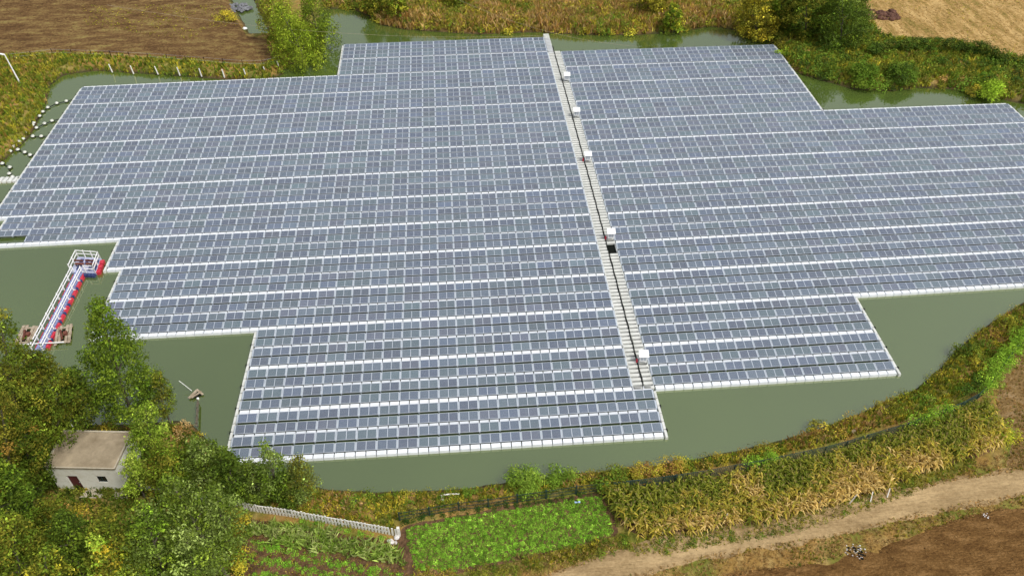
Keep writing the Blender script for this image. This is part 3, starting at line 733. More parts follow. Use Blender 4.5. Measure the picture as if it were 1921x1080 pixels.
class VEGM:
    def __init__(s): s.V = []; s.F = []; s.C = []; s.n = 0; s.T = []
    def add(s, V, F, C): s.V.append(V); s.F.append(F+s.n); s.C.append(C); s.n += len(V)
    def build(s, name, m, parent=None, **k):
        q = [f for f in s.F if f.shape[1] == 4]; t = [f for f in s.F if f.shape[1] == 3]
        F = ([np.concatenate(q)] if q else [])+([np.concatenate(t)] if t else [])
        return tag(mesh_np(name, np.concatenate(s.V), F, m, parent, col=np.concatenate(s.C)), **k)
    def clumps(s, x, y, z, r, palette, nleaf, leaf, flat=.7, cj=.22):
        """leafy mounds centred at x,y,z with radius array r"""
        n = len(x)
        if n == 0: return
        cc = pal(palette, n, cj); nl = np.maximum(6, (nleaf*r**2).astype(int)); idx = np.repeat(np.arange(n), nl); m = len(idx)
        u = rand_unit(m); u[:, 2] = np.abs(u[:, 2])*1.1-.12; rr = r[idx]*rng.uniform(.55, 1.05, m)
        # lumpy outline: each mound has its own lobes
        ph = rng.uniform(0, 6.28, (n, 3)); rr *= 1+.28*np.sin(3*np.arctan2(u[:, 1], u[:, 0])+ph[idx, 0])*np.cos(2*u[:, 2]+ph[idx, 1])
        C = np.stack([x[idx]+u[:, 0]*rr, y[idx]+u[:, 1]*rr, z[idx]+u[:, 2]*rr*flat], 1)
        col = cc[idx]*np.exp(rng.normal(0, .2, (m, 1)))
        s.add(*leaf_quads(C, leaf, col, nrm=u*.9))
    def blades(s, x, y, z, h, palette, nb, w=.05, lean=.45, cj=.2):
        n = len(x)
        if n == 0: return
        cc = pal(palette, n, cj); idx = np.repeat(np.arange(n), nb); m = len(idx)
        a = rng.uniform(0, 2*PI, m); l = h[idx]*rng.uniform(.6, 1.15, m); ln = rng.uniform(.1, 1, m)*lean*l
        bx = x[idx]+rng.normal(0, .12, m)*h[idx]; by = y[idx]+rng.normal(0, .12, m)*h[idx]; bz = z[idx]-.05
        dx, dy = np.cos(a), np.sin(a); p = rng.uniform(0, PI, m); wx, wy = np.cos(p)*w, np.sin(p)*w
        V = np.stack([np.stack([bx-wx, by-wy, bz], 1), np.stack([bx+wx, by+wy, bz], 1),
                      np.stack([bx+dx*ln*.5+wx*.8, by+dy*ln*.5+wy*.8, bz+l*.6], 1), np.stack([bx+dx*ln*1.3, by+dy*ln*1.3, bz+l*.95], 1)], 1).reshape(-1, 3)
        s.add(V, np.arange(4*m).reshape(m, 4), np.repeat(cc[idx]*np.exp(rng.normal(0, .22, (m, 1))), 4, 0))
def scatter(P, dens, minsd=None, clip=None):
    x0, y0 = P.min(0); x1, y1 = P.max(0); n = int((x1-x0)*(y1-y0)*dens)
    x = rng.uniform(x0, x1, n); y = rng.uniform(y0, y1, n); k = inside(P, x, y); x, y = x[k], y[k]
    if minsd is not None:
        d = pond_sd(x, y); k = d > minsd; x, y, d = x[k], y[k], d[k]
        return x, y, gz_sd(x, y, d)
    return x, y, gz(x, y)
DKG = [(.060, .105, .014), (.085, .145, .018), (.045, .080, .012)]
GRN = [(.150, .250, .022), (.110, .200, .018), (.200, .280, .028)]
BRT = [(.230, .370, .035), (.31, .42, .05), (.17, .28, .03)]
OLV = [(.225, .215, .026), (.29, .265, .034), (.160, .175, .022)]
YEL = [(.64, .51, .05), (.54, .45, .045), (.42, .40, .04)]
RST = [(.44, .25, .07), (.36, .19, .05), (.50, .33, .12)]
TAN = [(.52, .35, .14), (.42, .27, .09), (.60, .43, .19)]
def zone_veg(name, P, specs, m=M_leaf, minsd=.15, **k):
    """specs: (noise seed, lo, hi, kind, dens, size range, palette, extra) - noise gates each kind into patches"""
    vm = VEGM()
    for (seed, lo, hi, kind, dens, (a, b), palette, e) in specs:
        x, y, z = scatter(P, dens, minsd); g = fbm(x*.16, y*.16, seed, 3); kp = (g > lo) & (g < hi) & (z > -.05)
        x, y, z = x[kp], y[kp], z[kp]; h = rng.uniform(a, b, len(x))
        if kind == 'c': vm.clumps(x, y, z, h, palette, e[0], e[1], e[2] if len(e) > 2 else .7)
        else: vm.blades(x, y, z, h, palette, e[0], e[1])
    return vm.build(name, m, kind='stuff', **k)

# far bank: rusty reeds and olive scrub
FB = poly([(604, -70), (605, 16), (650, 10), (700, 38), (760, 52), (850, 60), (1000, 58), (1200, 62), (1280, 57), (1340, 44), (1410, 66), (1450, 78), (1450, -70)])
zone_veg('far_bank_undergrowth', FB, [
    (101, 0, 1, 'b', 6.0, (.6, 1.4), RST+TAN[:2]+OLV+YEL[1:], (7, .10)),
    (102, .42, 1, 'c', .6, (.7, 1.6), OLV+YEL[1:]+GRN[:1], (60, .34)),
    (103, .50, 1, 'c', .45, (.8, 1.9), GRN+OLV, (60, .34)),
    (104, .5, 1, 'b', 2.0, (.9, 1.8), TAN+RST, (6, .09))], label='rust and olive reeds and scrub covering the far bank', cat='undergrowth')
BB = poly([(1440, -70), (1440, 70), (1466, 92), (1490, 135), (1545, 150), (1600, 166), (1720, 163), (1800, 170), (1921, 194), (2010, 206), (2300, 300), (2500, 240), (2100, 140), (1900, 106), (1840, 90), (1790, 78), (1720, 76), (1650, 66), (1625, 30), (1605, -70)])
zone_veg('right_bank_undergrowth', BB, [
    (111, 0, 1, 'b', 3.5, (.5, 1.2), OLV+GRN+YEL[1:], (7, .09)),
    (112, .40, 1, 'c', .50, (.6, 1.5), GRN+OLV, (70, .32)),
    (113, .50, 1, 'c', .35, (.9, 2.0), GRN+BRT[2:]+DKG, (70, .34)),
    (114, .54, 1, 'c', .25, (.6, 1.2), YEL[1:]+OLV, (70, .3)),
    (115, .58, 1, 'c', .20, (.5, 1.1), RST+OLV, (70, .3))], label='green and olive scrub on the upper right bank', cat='undergrowth')
CB = poly([(-300, 112), (0, 102), (200, 103), (330, 112), (440, 122), (500, 122), (520, 108), (500, 72), (560, 40), (606, 60), (604, 95), (545, 122), (530, 142), (500, 152), (300, 140), (180, 133), (120, 140), (94, 160), (86, 192), (58, 254), (10, 305), (-60, 340), (-300, 345)])
zone_veg('left_bank_undergrowth', CB, [
    (121, 0, 1, 'b', 5, (.4, .95), OLV+YEL[1:]+GRN, (7, .08)),
    (122, .45, 1, 'c', .4, (.5, 1.1), GRN+OLV, (70, .28)),
    (123, .50, 1, 'c', .35, (.6, 1.3), RST[:1]+OLV+YEL[1:]+GRN, (70, .28)),
    (124, .54, 1, 'b', 2, (.5, 1.0), RST+OLV, (6, .08))], label='olive and rusty growth on the upper left bank', cat='undergrowth')
DB = poly([(2020, 535), (1930, 556), (1880, 588), (1838, 618), (1795, 652), (1765, 685), (1726, 720), (1656, 750), (1560, 790), (1430, 830), (1300, 856), (1200, 872), (1100, 880), (1000, 892), (860, 912), (700, 918), (600, 912), (560, 900),
    (500, 955), (600, 975), (742, 998), (752, 968), (860, 948), (1024, 926), (1150, 902), (1290, 884), (1430, 858), (1560, 830), (1700, 788), (1790, 752), (1836, 726), (1860, 688), (1890, 652), (1935, 606), (2040, 545)])
zone_veg('near_bank_undergrowth', DB, [
    (131, 0, 1, 'b', 16, (.25, .7), OLV+YEL+GRN+BRT[:1], (7, .045)),
    (132, .38, 1, 'c', 1.1, (.4, 1.0), YEL+OLV+GRN[:1], (110, .17)),
    (133, .50, 1, 'c', .6, (.4, 1.0), RST+YEL, (110, .17)),
    (134, .46, 1, 'c', .7, (.5, 1.2), GRN+BRT+OLV, (110, .18)),
    (135, .50, 1, 'b', 8, (.4, .9), TAN+RST, (7, .04))], label='olive, rust and yellow growth on the near bank', cat='undergrowth')
EB = poly([(-280, 650), (10, 690), (70, 710), (110, 780), (170, 800), (260, 798), (330, 792), (362, 798), (385, 828), (425, 862), (480, 888), (560, 906), (500, 955), (400, 930), (455, 965), (445, 1140), (-280, 1240)])
zone_veg('hut_side_undergrowth', EB, [
    (141, 0, 1, 'b', 10, (.3, .8), OLV+GRN+DKG, (7, .05)),
    (142, .40, 1, 'c', .5, (.5, 1.2), GRN+DKG+OLV, (90, .2)),
    (143, .52, 1, 'c', .5, (.5, 1.1), RST+YEL+OLV, (90, .2))], label='mixed green undergrowth beneath the trees around the hut', cat='undergrowth')
# verge between corn, track and brown field
VG = poly([(760, 1078), (930, 1062), (1160, 1010), (1205, 1024), (1300, 1016), (1430, 996), (1540, 972), (1660, 934), (1760, 895), (1830, 872), (1890, 845), (1905, 870), (2050, 870), (2050, 905), (1921, 948), (1790, 978), (1700, 1008), (1640, 1032), (1510, 1062), (1290, 1098), (1150, 1130), (760, 1140)])
pcore = ribbon(pc, 2.3)
def verge():
    vm = VEGM()
    for palx, dens, a, b, nb, sd, lo, w in ((TAN, 26, .12, .42, 6, 151, 0, .022), (OLV+YEL[1:], 14, .12, .35, 6, 152, .5, .03), (GRN, 10, .1, .3, 6, 153, .56, .035)):
        x, y, z = scatter(VG, dens); g = fbm(x*.2, y*.2, sd, 3); d = sdist(pcore, x, y); k = (g > lo) & (d > 0); x, y, z = x[k], y[k], z[k]
        vm.blades(x, y, z, rng.uniform(a, b, len(x)), palx, nb, w)
    return vm.build('verge_grass', M_dry, label='dry straw and patchy grass either side of the dirt track', cat='grass', kind='stuff')
verge()
zone_veg('track_clods', pcore, [(178, 0, 1, 'c', 5, (.03, .09), [(.20, .14, .07), (.34, .25, .13), (.12, .08, .04)], (1400, .06)), (179, .56, 1, 'b', 10, (.06, .16), TAN+OLV, (5, .02))], m=M_dry, minsd=None, label='clods, pebbles and worn grass along the dirt track', cat='gravel')
zone_veg('straw_bits', BR, [(175, 0, 1, 'b', 3.0, (.08, .22), TAN, (4, .022)), (176, 0, 1, 'c', 4, (.05, .14), [(.11, .06, .02), (.17, .10, .04)], (900, .09))], m=M_dry, minsd=None, label='straw bits and clods scattered over the brown field', cat='straw')
zone_veg('soil_crumbs', poly([(-40, -30), (425, -30), (452, 45), (500, 75), (515, 112), (330, 106), (200, 98), (-40, 96)]), [(177, 0, 1, 'c', 1.2, (.12, .34), [(.10, .055, .022), (.17, .11, .045), (.22, .16, .06)], (90, .16))], m=M_dry, minsd=None, label='clods and dry crumbs over the ploughed field', cat='soil')
# green weeds along the front foot of the corn
GWP = poly([(1180, 1030), (1205, 1004), (1300, 994), (1430, 974), (1540, 950), (1660, 912), (1760, 874), (1830, 856), (1835, 878), (1760, 906), (1660, 945), (1540, 984), (1430, 1008), (1300, 1030), (1200, 1048)])
zone_veg('corn_edge_weeds', GWP, [(161, .0, 1, 'c', 5, (.18, .38), GRN+OLV, (300, .12)), (162, .45, 1, 'c', 3, (.2, .4), DKG+GRN, (300, .12)), (163, 0, 1, 'b', 20, (.15, .4), YEL[1:]+OLV, (6, .03))], minsd=None, label='low green weeds along the front foot of the corn', cat='weeds')
zone_veg('dry_field_grass', RB, [(171, 0, 1, 'b', 14, (.12, .4), TAN+RST+OLV[:1], (6, .03)), (172, .58, 1, 'b', 12, (.15, .45), OLV, (6, .03))], m=M_dry, minsd=None, label='dry brown grass tufts in the field beyond the netting fence', cat='grass')
zone_veg('stubble_tufts', TR, [(181, .2, 1, 'c', 2.2, (.12, .3), TAN, (60, .22)), (182, .52, 1, 'c', 1.2, (.12, .3), OLV+YEL[1:], (60, .2))], m=M_dry, minsd=None, label='pale straw stubble scattered over the upper right field', cat='stubble')
zone_veg('field_weeds', poly([(150, 10), (420, 10), (470, 70), (400, 80), (250, 62), (160, 48)]), [(191, .38, 1, 'c', 2.2, (.15, .35), YEL[1:]+OLV, (50, .2))], m=M_dry, minsd=None, label='yellow green weeds in the middle of the ploughed field', cat='weeds')

# vegetable bed, low hedge rows, garden rows
def rows_of(P, spacing, along_v, jit):
    """grid of plant spots inside P with rows along direction along_v"""
    c = P.mean(0); d = along_v/np.linalg.norm(along_v); n = np.array([-d[1], d[0]]); R = 60
    a, b = np.meshgrid(np.arange(-R, R, spacing[0]), np.arange(-R, R, spacing[1]))
    x = c[0]+a*d[0]+b*n[0]; y = c[1]+a*d[1]+b*n[1]; x = x.ravel(); y = y.ravel()
    k = (abs(x-c[0]) < 60) & inside(P, x, y); x, y = x[k]+rng.normal(0, jit, k.sum()), y[k]+rng.normal(0, jit, k.sum())
    return x, y, gz(x, y)
vd = at(1125, 932)[:2]-at(762, 985)[:2]
def veg_bed():
    vm = VEGM(); x, y, z = rows_of(VEG, (.20, .28), vd, .05); g = fbm(x*.7, y*.7, 201, 3); k = g > .14; x, y, z = x[k], y[k], z[k]
    vm.clumps(x, y, z+.02, rng.uniform(.15, .25, len(x)), [(.22, .42, .035), (.15, .32, .022), (.32, .52, .06), (.19, .37, .03)], 1000, .11, .8, .28)
    return vm.build('leafy_greens', M_leaf, label='bed of bright green leafy vegetables', cat='crop', kind='stuff')
veg_bed()
HR = poly([(752, 984), (860, 966), (1024, 944), (1130, 928), (1240, 918), (1240, 905), (1150, 916), (1024, 932), (860, 953), (752, 973)])
zone_veg('dark_bean_row', HR, [(211, 0, 1, 'c', 9, (.2, .38), DKG+[(.035, .10, .012)], (300, .13))], minsd=None, label='dark green bean row at the foot of the mesh fence', cat='crop')
HB = poly([(850, 1076), (930, 1052), (1000, 1042), (1100, 1020), (1160, 1000), (1195, 1008), (1190, 1030), (1100, 1048), (1000, 1070), (900, 1088), (850, 1092)])
zone_veg('low_hedge_row', HB, [(221, 0, 1, 'c', 5, (.3, .6), OLV+GRN+OLV, (240, .14)), (222, .45, 1, 'b', 14, (.4, .8), OLV+YEL[1:]+TAN[:1], (6, .04))], minsd=None, label='olive hedge like crop row between the vegetable bed and the straw', cat='crop')
zone_veg('bed_edge_weeds', poly([(768, 1062), (850, 1066), (860, 1084), (770, 1098)]), [(223, 0, 1, 'c', 4, (.2, .4), YEL+GRN, (240, .13)), (224, 0, 1, 'b', 12, (.3, .6), TAN+YEL, (6, .03))], minsd=None, label='yellowish weeds along the lower edge of the vegetable bed', cat='weeds')
zone_veg('corner_weeds', poly([(1130, 900), (1235, 895), (1180, 930), (1150, 985), (1130, 930)]), [(225, 0, 1, 'c', 3, (.3, .7), OLV+GRN+YEL[2:], (200, .15))], minsd=None, label='olive bushes at the corner where mesh fence meets corn', cat='weeds')
gd = at(742, 1045)[:2]-at(470, 1000)[:2]
# garden rows: strips parallel to the picket fence
def strip(a, b, w0, w1):
    return poly([(a[0], a[1]-w0), (b[0], b[1]-w0), (b[0], b[1]+w1), (a[0], a[1]+w1)])
zone_veg('garden_weeds', GARD, [(231, .3, 1, 'b', 22, (.1, .35), OLV+RST+YEL[1:], (6, .03))], minsd=None, label='thin weeds between the garden rows', cat='weeds')
for (a, b, w0, w1, pl_, lab) in [((470, 1018), (755, 1084), 8, 9, BRT, 'bright green leafy row just below the pale corn strip'), ((470, 1044), (690, 1094), 8, 8, BRT+GRN, 'second leafy green row in the lower left garden'), ((460, 1070), (620, 1102), 7, 8, GRN+BRT, 'third leafy green row at the bottom of the garden'),
                                 ((560, 975), (735, 1012), 2, 4, GRN+DKG, 'narrow green row under the picket fence')]:
    vm = VEGM(); x, y, z = scatter(strip(a, b, w0, w1), 16); g = fbm(x*.5, y*.5, 240); k = g > .33; x, y, z = x[k], y[k], z[k]
    vm.clumps(x, y, z, rng.uniform(.18, .36, len(x)), [(.22, .46, .035), (.30, .52, .05), (.17, .38, .025)], 420, .12); vm.build('leafy_row', M_leaf, label=lab, cat='crop', kind='stuff')

# ------------------------------------------------------------------ corn
def corn_geo(h, palette, seed, nl=9, droop=1.0):
    r = np.random.default_rng(seed); vm = VEGM(); P = np.array(palette)
    def add(V, F, c): vm.add(np.array(V, float), np.array(F), np.tile(c, (len(V), 1)))
    c = P[r.integers(len(P))]*.8; w = .022; lx, ly = r.normal(0, .06, 2)*h
    add([(-w, 0, 0), (w, 0, 0), (lx+w*.6, ly, h), (lx-w*.6, ly, h)], [[0, 1, 2, 3]], c); add([(0, -w, 0), (0, w, 0), (lx, ly+w*.6, h), (lx, ly-w*.6, h)], [[0, 1, 2, 3]], c)
    for i in range(nl):
        t = .2+.75*i/nl; a = i*PI+r.normal(0, .55)+seed; ln = r.uniform(.55, .9)*(1.1-.4*t); W_ = r.uniform(.045, .075); col = P[r.integers(len(P))]*math.exp(r.normal(0, .2))
        dx, dy = math.cos(a), math.sin(a); px, py = -dy*W_, dx*W_; bx, by, bz = lx*t, ly*t, h*t; V = []
        for f, up_, ww in ((0, 0, .5), (.35, .26, 1), (.75, .20*(1.6-droop), .8), (1.05, -.12*droop, .12)):
            x = bx+dx*ln*f; y = by+dy*ln*f; z = bz+ln*up_; V += [(x-px*ww, y-py*ww, z), (x+px*ww, y+py*ww, z)]
        add(V, [[0, 1, 3, 2], [2, 3, 5, 4], [4, 5, 7, 6]], col)
    for q in range(4):
        a = r.uniform(0, 6.28); c = np.array([.6, .45, .2]); dx, dy = math.cos(a)*.1, math.sin(a)*.1
        add([(lx-.012, ly, h-.02), (lx+.012, ly, h-.02), (lx+dx+.01, ly+dy, h+.25), (lx+dx-.01, ly+dy, h+.25)], [[0, 1, 2, 3]], c)
    return np.concatenate(vm.V), np.concatenate(vm.F), np.concatenate(vm.C)
CP = {'green': [(.19, .23, .025), (.28, .29, .035), (.13, .17, .02)], 'gold': [(.48, .38, .05), (.58, .45, .09), (.30, .28, .035)], 'tan': [(.60, .43, .12), (.50, .34, .09), (.68, .51, .19)]}
CG = {k: [corn_geo(hh, v, 300+i*7+j) for i, hh in enumerate((1.7, 1.95, 2.1, 1.85))] for j, (k, v) in enumerate(CP.items())}
CM = {k: [mesh_np('corn_plant', *g[:2], M_dry, col=g[2], link=False) for g in v] for k, v in CG.items()}
def plant_rows(P, sp, dirv, front=None, hs=1.0, weights=None, single=300, name='corn', labels=None, group=None, stufflabel=None):
    x, y, z = rows_of(P, sp, dirv, .09); n = len(x); g = fbm(x*.28, y*.28, 310, 3); t = weights(x, y)+(g-.5)*1.3+rng.normal(0, .16, n)
    kind = np.where(t < .36, 0, np.where(t < .68, 1, 2)); keys = ['green', 'gold', 'tan']
    order = np.argsort((x-CAM[0])**2+(y-CAM[1])**2); var = rng.integers(0, 4, n); rot = rng.uniform(0, 6.28, n); sc = hs*rng.uniform(.8, 1.12, n); tl = rng.normal(0, .08, (n, 2))
    for i in order[:single]:
        k = keys[kind[i]]; o = bpy.data.objects.new('corn_plant', CM[k][var[i]]); COL.objects.link(o)
        o.location = (x[i], y[i], z[i]-.02); o.rotation_euler = (tl[i, 0], tl[i, 1], rot[i]); o.scale = (sc[i],)*3
        tag(o, labels[k], 'corn plant', group[k])
    vm = VEGM()
    for i in order[single:]:
        V, F, C = CG[keys[kind[i]]][var[i]]; c, s = math.cos(rot[i])*sc[i], math.sin(rot[i])*sc[i]
        V2 = np.stack([x[i]+V[:, 0]*c-V[:, 1]*s+V[:, 2]*tl[i, 1], y[i]+V[:, 0]*s+V[:, 1]*c-V[:, 2]*tl[i, 0], z[i]-.02+V[:, 2]*sc[i]], 1); vm.add(V2, F, C*math.exp(rng.normal(0, .1)))
    if vm.n: vm.build(name, M_dry, label=stufflabel, cat='corn', kind='stuff')
cf = poly([(1170, 998), (1300, 998), (1540, 952), (1760, 876), (1885, 830)])
def wfront(x, y):
    """0 at the back fence, about 1 at the front edge"""
    d = np.full(x.shape, 1e9)
    for i in range(len(cf)-1):
        a, e = cf[i], cf[i+1]-cf[i]; t = np.clip(((x-a[0])*e[0]+(y-a[1])*e[1])/(e@e), 0, 1); d = np.minimum(d, np.hypot(x-a[0]-t*e[0], y-a[1]-t*e[1]))
    left = sstep(at(1130, 960)[0], at(1230, 960)[0], x)
    return np.clip(1.0-d/5.0, 0, 1)*.60*left+.13
cv = at(1660, 930)[:2]-at(1300, 1012)[:2]
plant_rows(CORN, (.27, .42), cv, weights=wfront, hs=.86, single=300, name='corn_field',
    labels={'green': 'green corn plant in the front rows of the corn field by the dirt track', 'gold': 'yellowing corn plant in the front rows of the corn field by the dirt track', 'tan': 'dry tan corn plant in the front rows of the corn field by the dirt track'},
    group={'green': 'green corn plants along the front edge of the corn field', 'gold': 'yellowing corn plants along the front edge of the corn field', 'tan': 'dry tan corn plants along the front edge of the corn field'}, stufflabel='dense ripening corn between the netting fence and the dirt track')
PALE = [(.40, .50, .12), (.28, .40, .06), (.54, .58, .22), (.20, .32, .04)]
vm = VEGM(); x, y, z = rows_of(poly([(462, 978), (560, 988), (740, 1026), (765, 1060), (700, 1056), (560, 1026), (462, 1006)]), (.28, .55), gd, .06)
vm.blades(x, y, z, rng.uniform(.7, 1.15, len(x)), PALE, 12, .055, .7); vm.build('young_corn_strip', M_dry, label='strip of pale green young corn below the picket fence', cat='corn', kind='stuff')

# vines on the netting fence
def vine(P0, w, h, palette, label, dens=7):
    vm = VEGM(); pl = along(P0, .25); n = int(len(pl)*dens*w*.5); i = rng.integers(0, len(pl), n); x = pl[i, 0]+rng.normal(0, w*.35, n); y = pl[i, 1]+rng.normal(0, w*.35, n)
    z = gz(x, y)+rng.uniform(.3, 1, n)*h*.8; vm.clumps(x, y, z, rng.uniform(.3, .6, n), [(c_[0]*1.15, c_[1]*1.25, c_[2]) for c_ in palette], 110, .17); vm.build('vine', M_leaf, label=label, cat='vine')
vine(poly([(1400, 880), (1427, 875), (1457, 869)]), 1.0, 2.2, BRT+GRN[:1], 'bright green vine mound over the netting fence at the middle of the corn')
vine(poly([(1707, 808), (1742, 792), (1787, 775)]), 1.0, 2.2, BRT+GRN[:1], 'bright green vine over the netting fence near its bend')
vine(poly([(1840, 742), (1866, 702), (1896, 664), (1940, 618), (1995, 578)]), 1.5, 2.2, BRT+GRN[2:]+BRT, 'long green vine covering the netting fence up to the right edge', 9)
vine(poly([(1800, 750), (1832, 728), (1838, 722)]), .9, 1.9, DKG, 'dark green vine on the netting fence at the bend')
vine(poly([(1800, 768), (1850, 790), (1885, 835), (1880, 800)]), 1.6, 1.2, YEL+BRT[:1], 'yellow green creeper over the right end of the corn', 3)

# ------------------------------------------------------------------ bushes
def bush(px, py, r, palette, label, h=.8, leaf=.2, dens=150, name='bush', cat='bush', z=None):
    p = at(px, py); vm = VEGM(); n = max(4, int(r*r*5)); a = rng.uniform(0, 6.28, n); q = np.sqrt(rng.uniform(0, 1, n))*r*.75
    x = p[0]+np.cos(a)*q; y = p[1]+np.sin(a)*q; g = gz(x, y); zz = np.maximum(g, .1)+r*h*.9*(1-(q/r)**2)*rng.uniform(.4, 1, n)
    vm.clumps(x, y, zz, rng.uniform(.32, .55, n)*max(r, .8)*.8, palette, dens, leaf, .8, .16)
    o = vm.build('foliage', M_leaf); s = MB()
    gp = gz1(p[0], p[1])
    for i in range(5):
        b = a[i % n]; s.tube([(p[0], p[1], gp-.1), (p[0]+math.cos(b)*r*.3, p[1]+math.sin(b)*r*.3, gp+r*h*.6)], [.05, .02], 5)
    st = s.build('stem', M_bark); e = empty(name, (p[0], p[1], gp), label=label, cat=cat)
    for c in (o, st): c.parent = e; c.matrix_parent_inverse = Matrix.Translation((-p[0], -p[1], -gp))
bush(1858, 172, 2.7, [(.36, .50, .04), (.28, .42, .03)], 'round bright yellow green bush on the upper right bank', 1.1, .3, 60)
bush(1465, 92, 1.6, [(.36, .50, .04), (.25, .38, .03)], 'yellow green bush at the upper right corner of the solar array', 1.0, .3, 60)
bush(1620, 148, 3.2, GRN, 'broad green bush hanging over the water on the upper right bank', .8, .3, 60)
bush(1690, 146, 3.0, GRN+DKG, 'dark leafy bush right beside the broad waterside bush', .9, .3, 60)
bush(1565, 84, 2.0, BRT[2:]+GRN, 'fresh green bush below the dark trees on the upper right bank', 1.0, .3, 60)
bush(1650, 100, 2.4, BRT+GRN, 'light green bush at the corner of the stubble field', .6, .28, 60)
bush(1830, 168, 2.0, OLV+YEL, 'olive waterside bush left of the round bright bush', .8, .28, 60)
bush(425, 38, 2.2, YEL+YEL, 'yellow bush at the edge of the ploughed field beside the ditch', .8, .28, 60)
bush(985, 902, 2.3, BRT, 'large bright green bush on the near bank behind the mesh fence', .7, .2)
bush(1050, 890, 1.9, BRT+GRN, 'smaller green bush right of the large bright one on the near bank', .8, .2)
bush(885, 920, 1.3, BRT[2:]+GRN, 'low rounded green bush between the shore and the mesh fence', .6, .18)
bush(665, 945, 1.2, BRT+GRN, 'bright green bush above the right end of the picket fence', .7, .18)
bush(770, 955, 1.1, BRT[2:]+GRN+OLV, 'green leafy bush just left above the mesh fence', .8, .18)
bush(1150, 908, 2.2, GRN+OLV+YEL[2:], 'olive green bush where the mesh fence meets the corn', .8, .2)
bush(1205, 888, 2.0, YEL+RST, 'golden orange bush on the near bank, left one of two', .7, .18)
bush(1262, 876, 1.9, YEL+RST[:1], 'golden orange bush on the near bank, right one of two', .7, .18)
bush(1440, 838, 1.3, YEL+OLV, 'yellowish bush on the near bank above the bright vine mound', .7, .18)
bush(1545, 800, 1.5, YEL+GRN[:1]+OLV, 'yellow green bush on the near bank at the middle of the corn', .8, .2)
bush(1530, 830, .9, GRN+YEL[1:], 'small olive bush just below the yellow green bank bush', .8, .18)
bush(1660, 765, 1.4, OLV+YEL, 'olive bush on the near bank by the right water corner', .8, .2)
bush(1810, 655, 1.6, GRN+DKG+OLV, 'dark green bush at the right shore', .8, .22)
bush(1830, 690, 1.2, YEL, 'yellow bush beside the dark one at the right shore', .8, .2)
bush(1890, 610, 1.7, GRN+YEL[1:], 'green bush on the right shore near the picture edge', .8, .22)
bush(640, 935, .9, DKG+GRN, 'small dark bush above the middle of the picket fence', .8, .18)
bush(445, 985, 1.8, YEL+[(.33, .22, .03)], 'yellow orange bush at the left end of the garden', 1.0, .2)
bush(455, 1055, 1.7, YEL+BRT[:1], 'yellow green bush at the lower left corner of the garden', 1.0, .2)
bush(200, 805, 1.8, YEL+RST+OLV, 'orange and olive bush behind the hut roof', .5, .2)
bush(255, 806, 1.5, RST+OLV, 'rusty bush behind the right end of the hut', .5, .2)
bush(338, 808, 1.6, RST+TAN, 'mound of dry orange grass on the point by the plank pier', .5, .16)
bush(362, 845, 1.4, DKG+GRN, 'dark green bush on the shore below the dry orange mound', .9, .2)
bush(302, 880, 2.0, RST+YEL+OLV, 'rusty yellow bush right of the hut', .6, .2)
# hedge of vines along the stubble field
def hedge():
    vm = VEGM(); pl = along(poly([(1632, 108), (1665, 98), (1720, 96), (1790, 97), (1840, 104), (1885, 122)]), .35); n = len(pl)*5; i = rng.integers(0, len(pl), n)
    x = pl[i, 0]+rng.normal(0, .45, n); y = pl[i, 1]+rng.normal(0, .45, n); z = gz(x, y)+rng.uniform(.3, 2.2, n)
    vm.clumps(x, y, z, rng.uniform(.5, .85, n), DKG+GRN[1:2]+OLV[2:], 55, .28); vm.build('hedge', M_leaf, label='long dark clipped looking hedge below the stubble field', cat='hedge')
hedge()

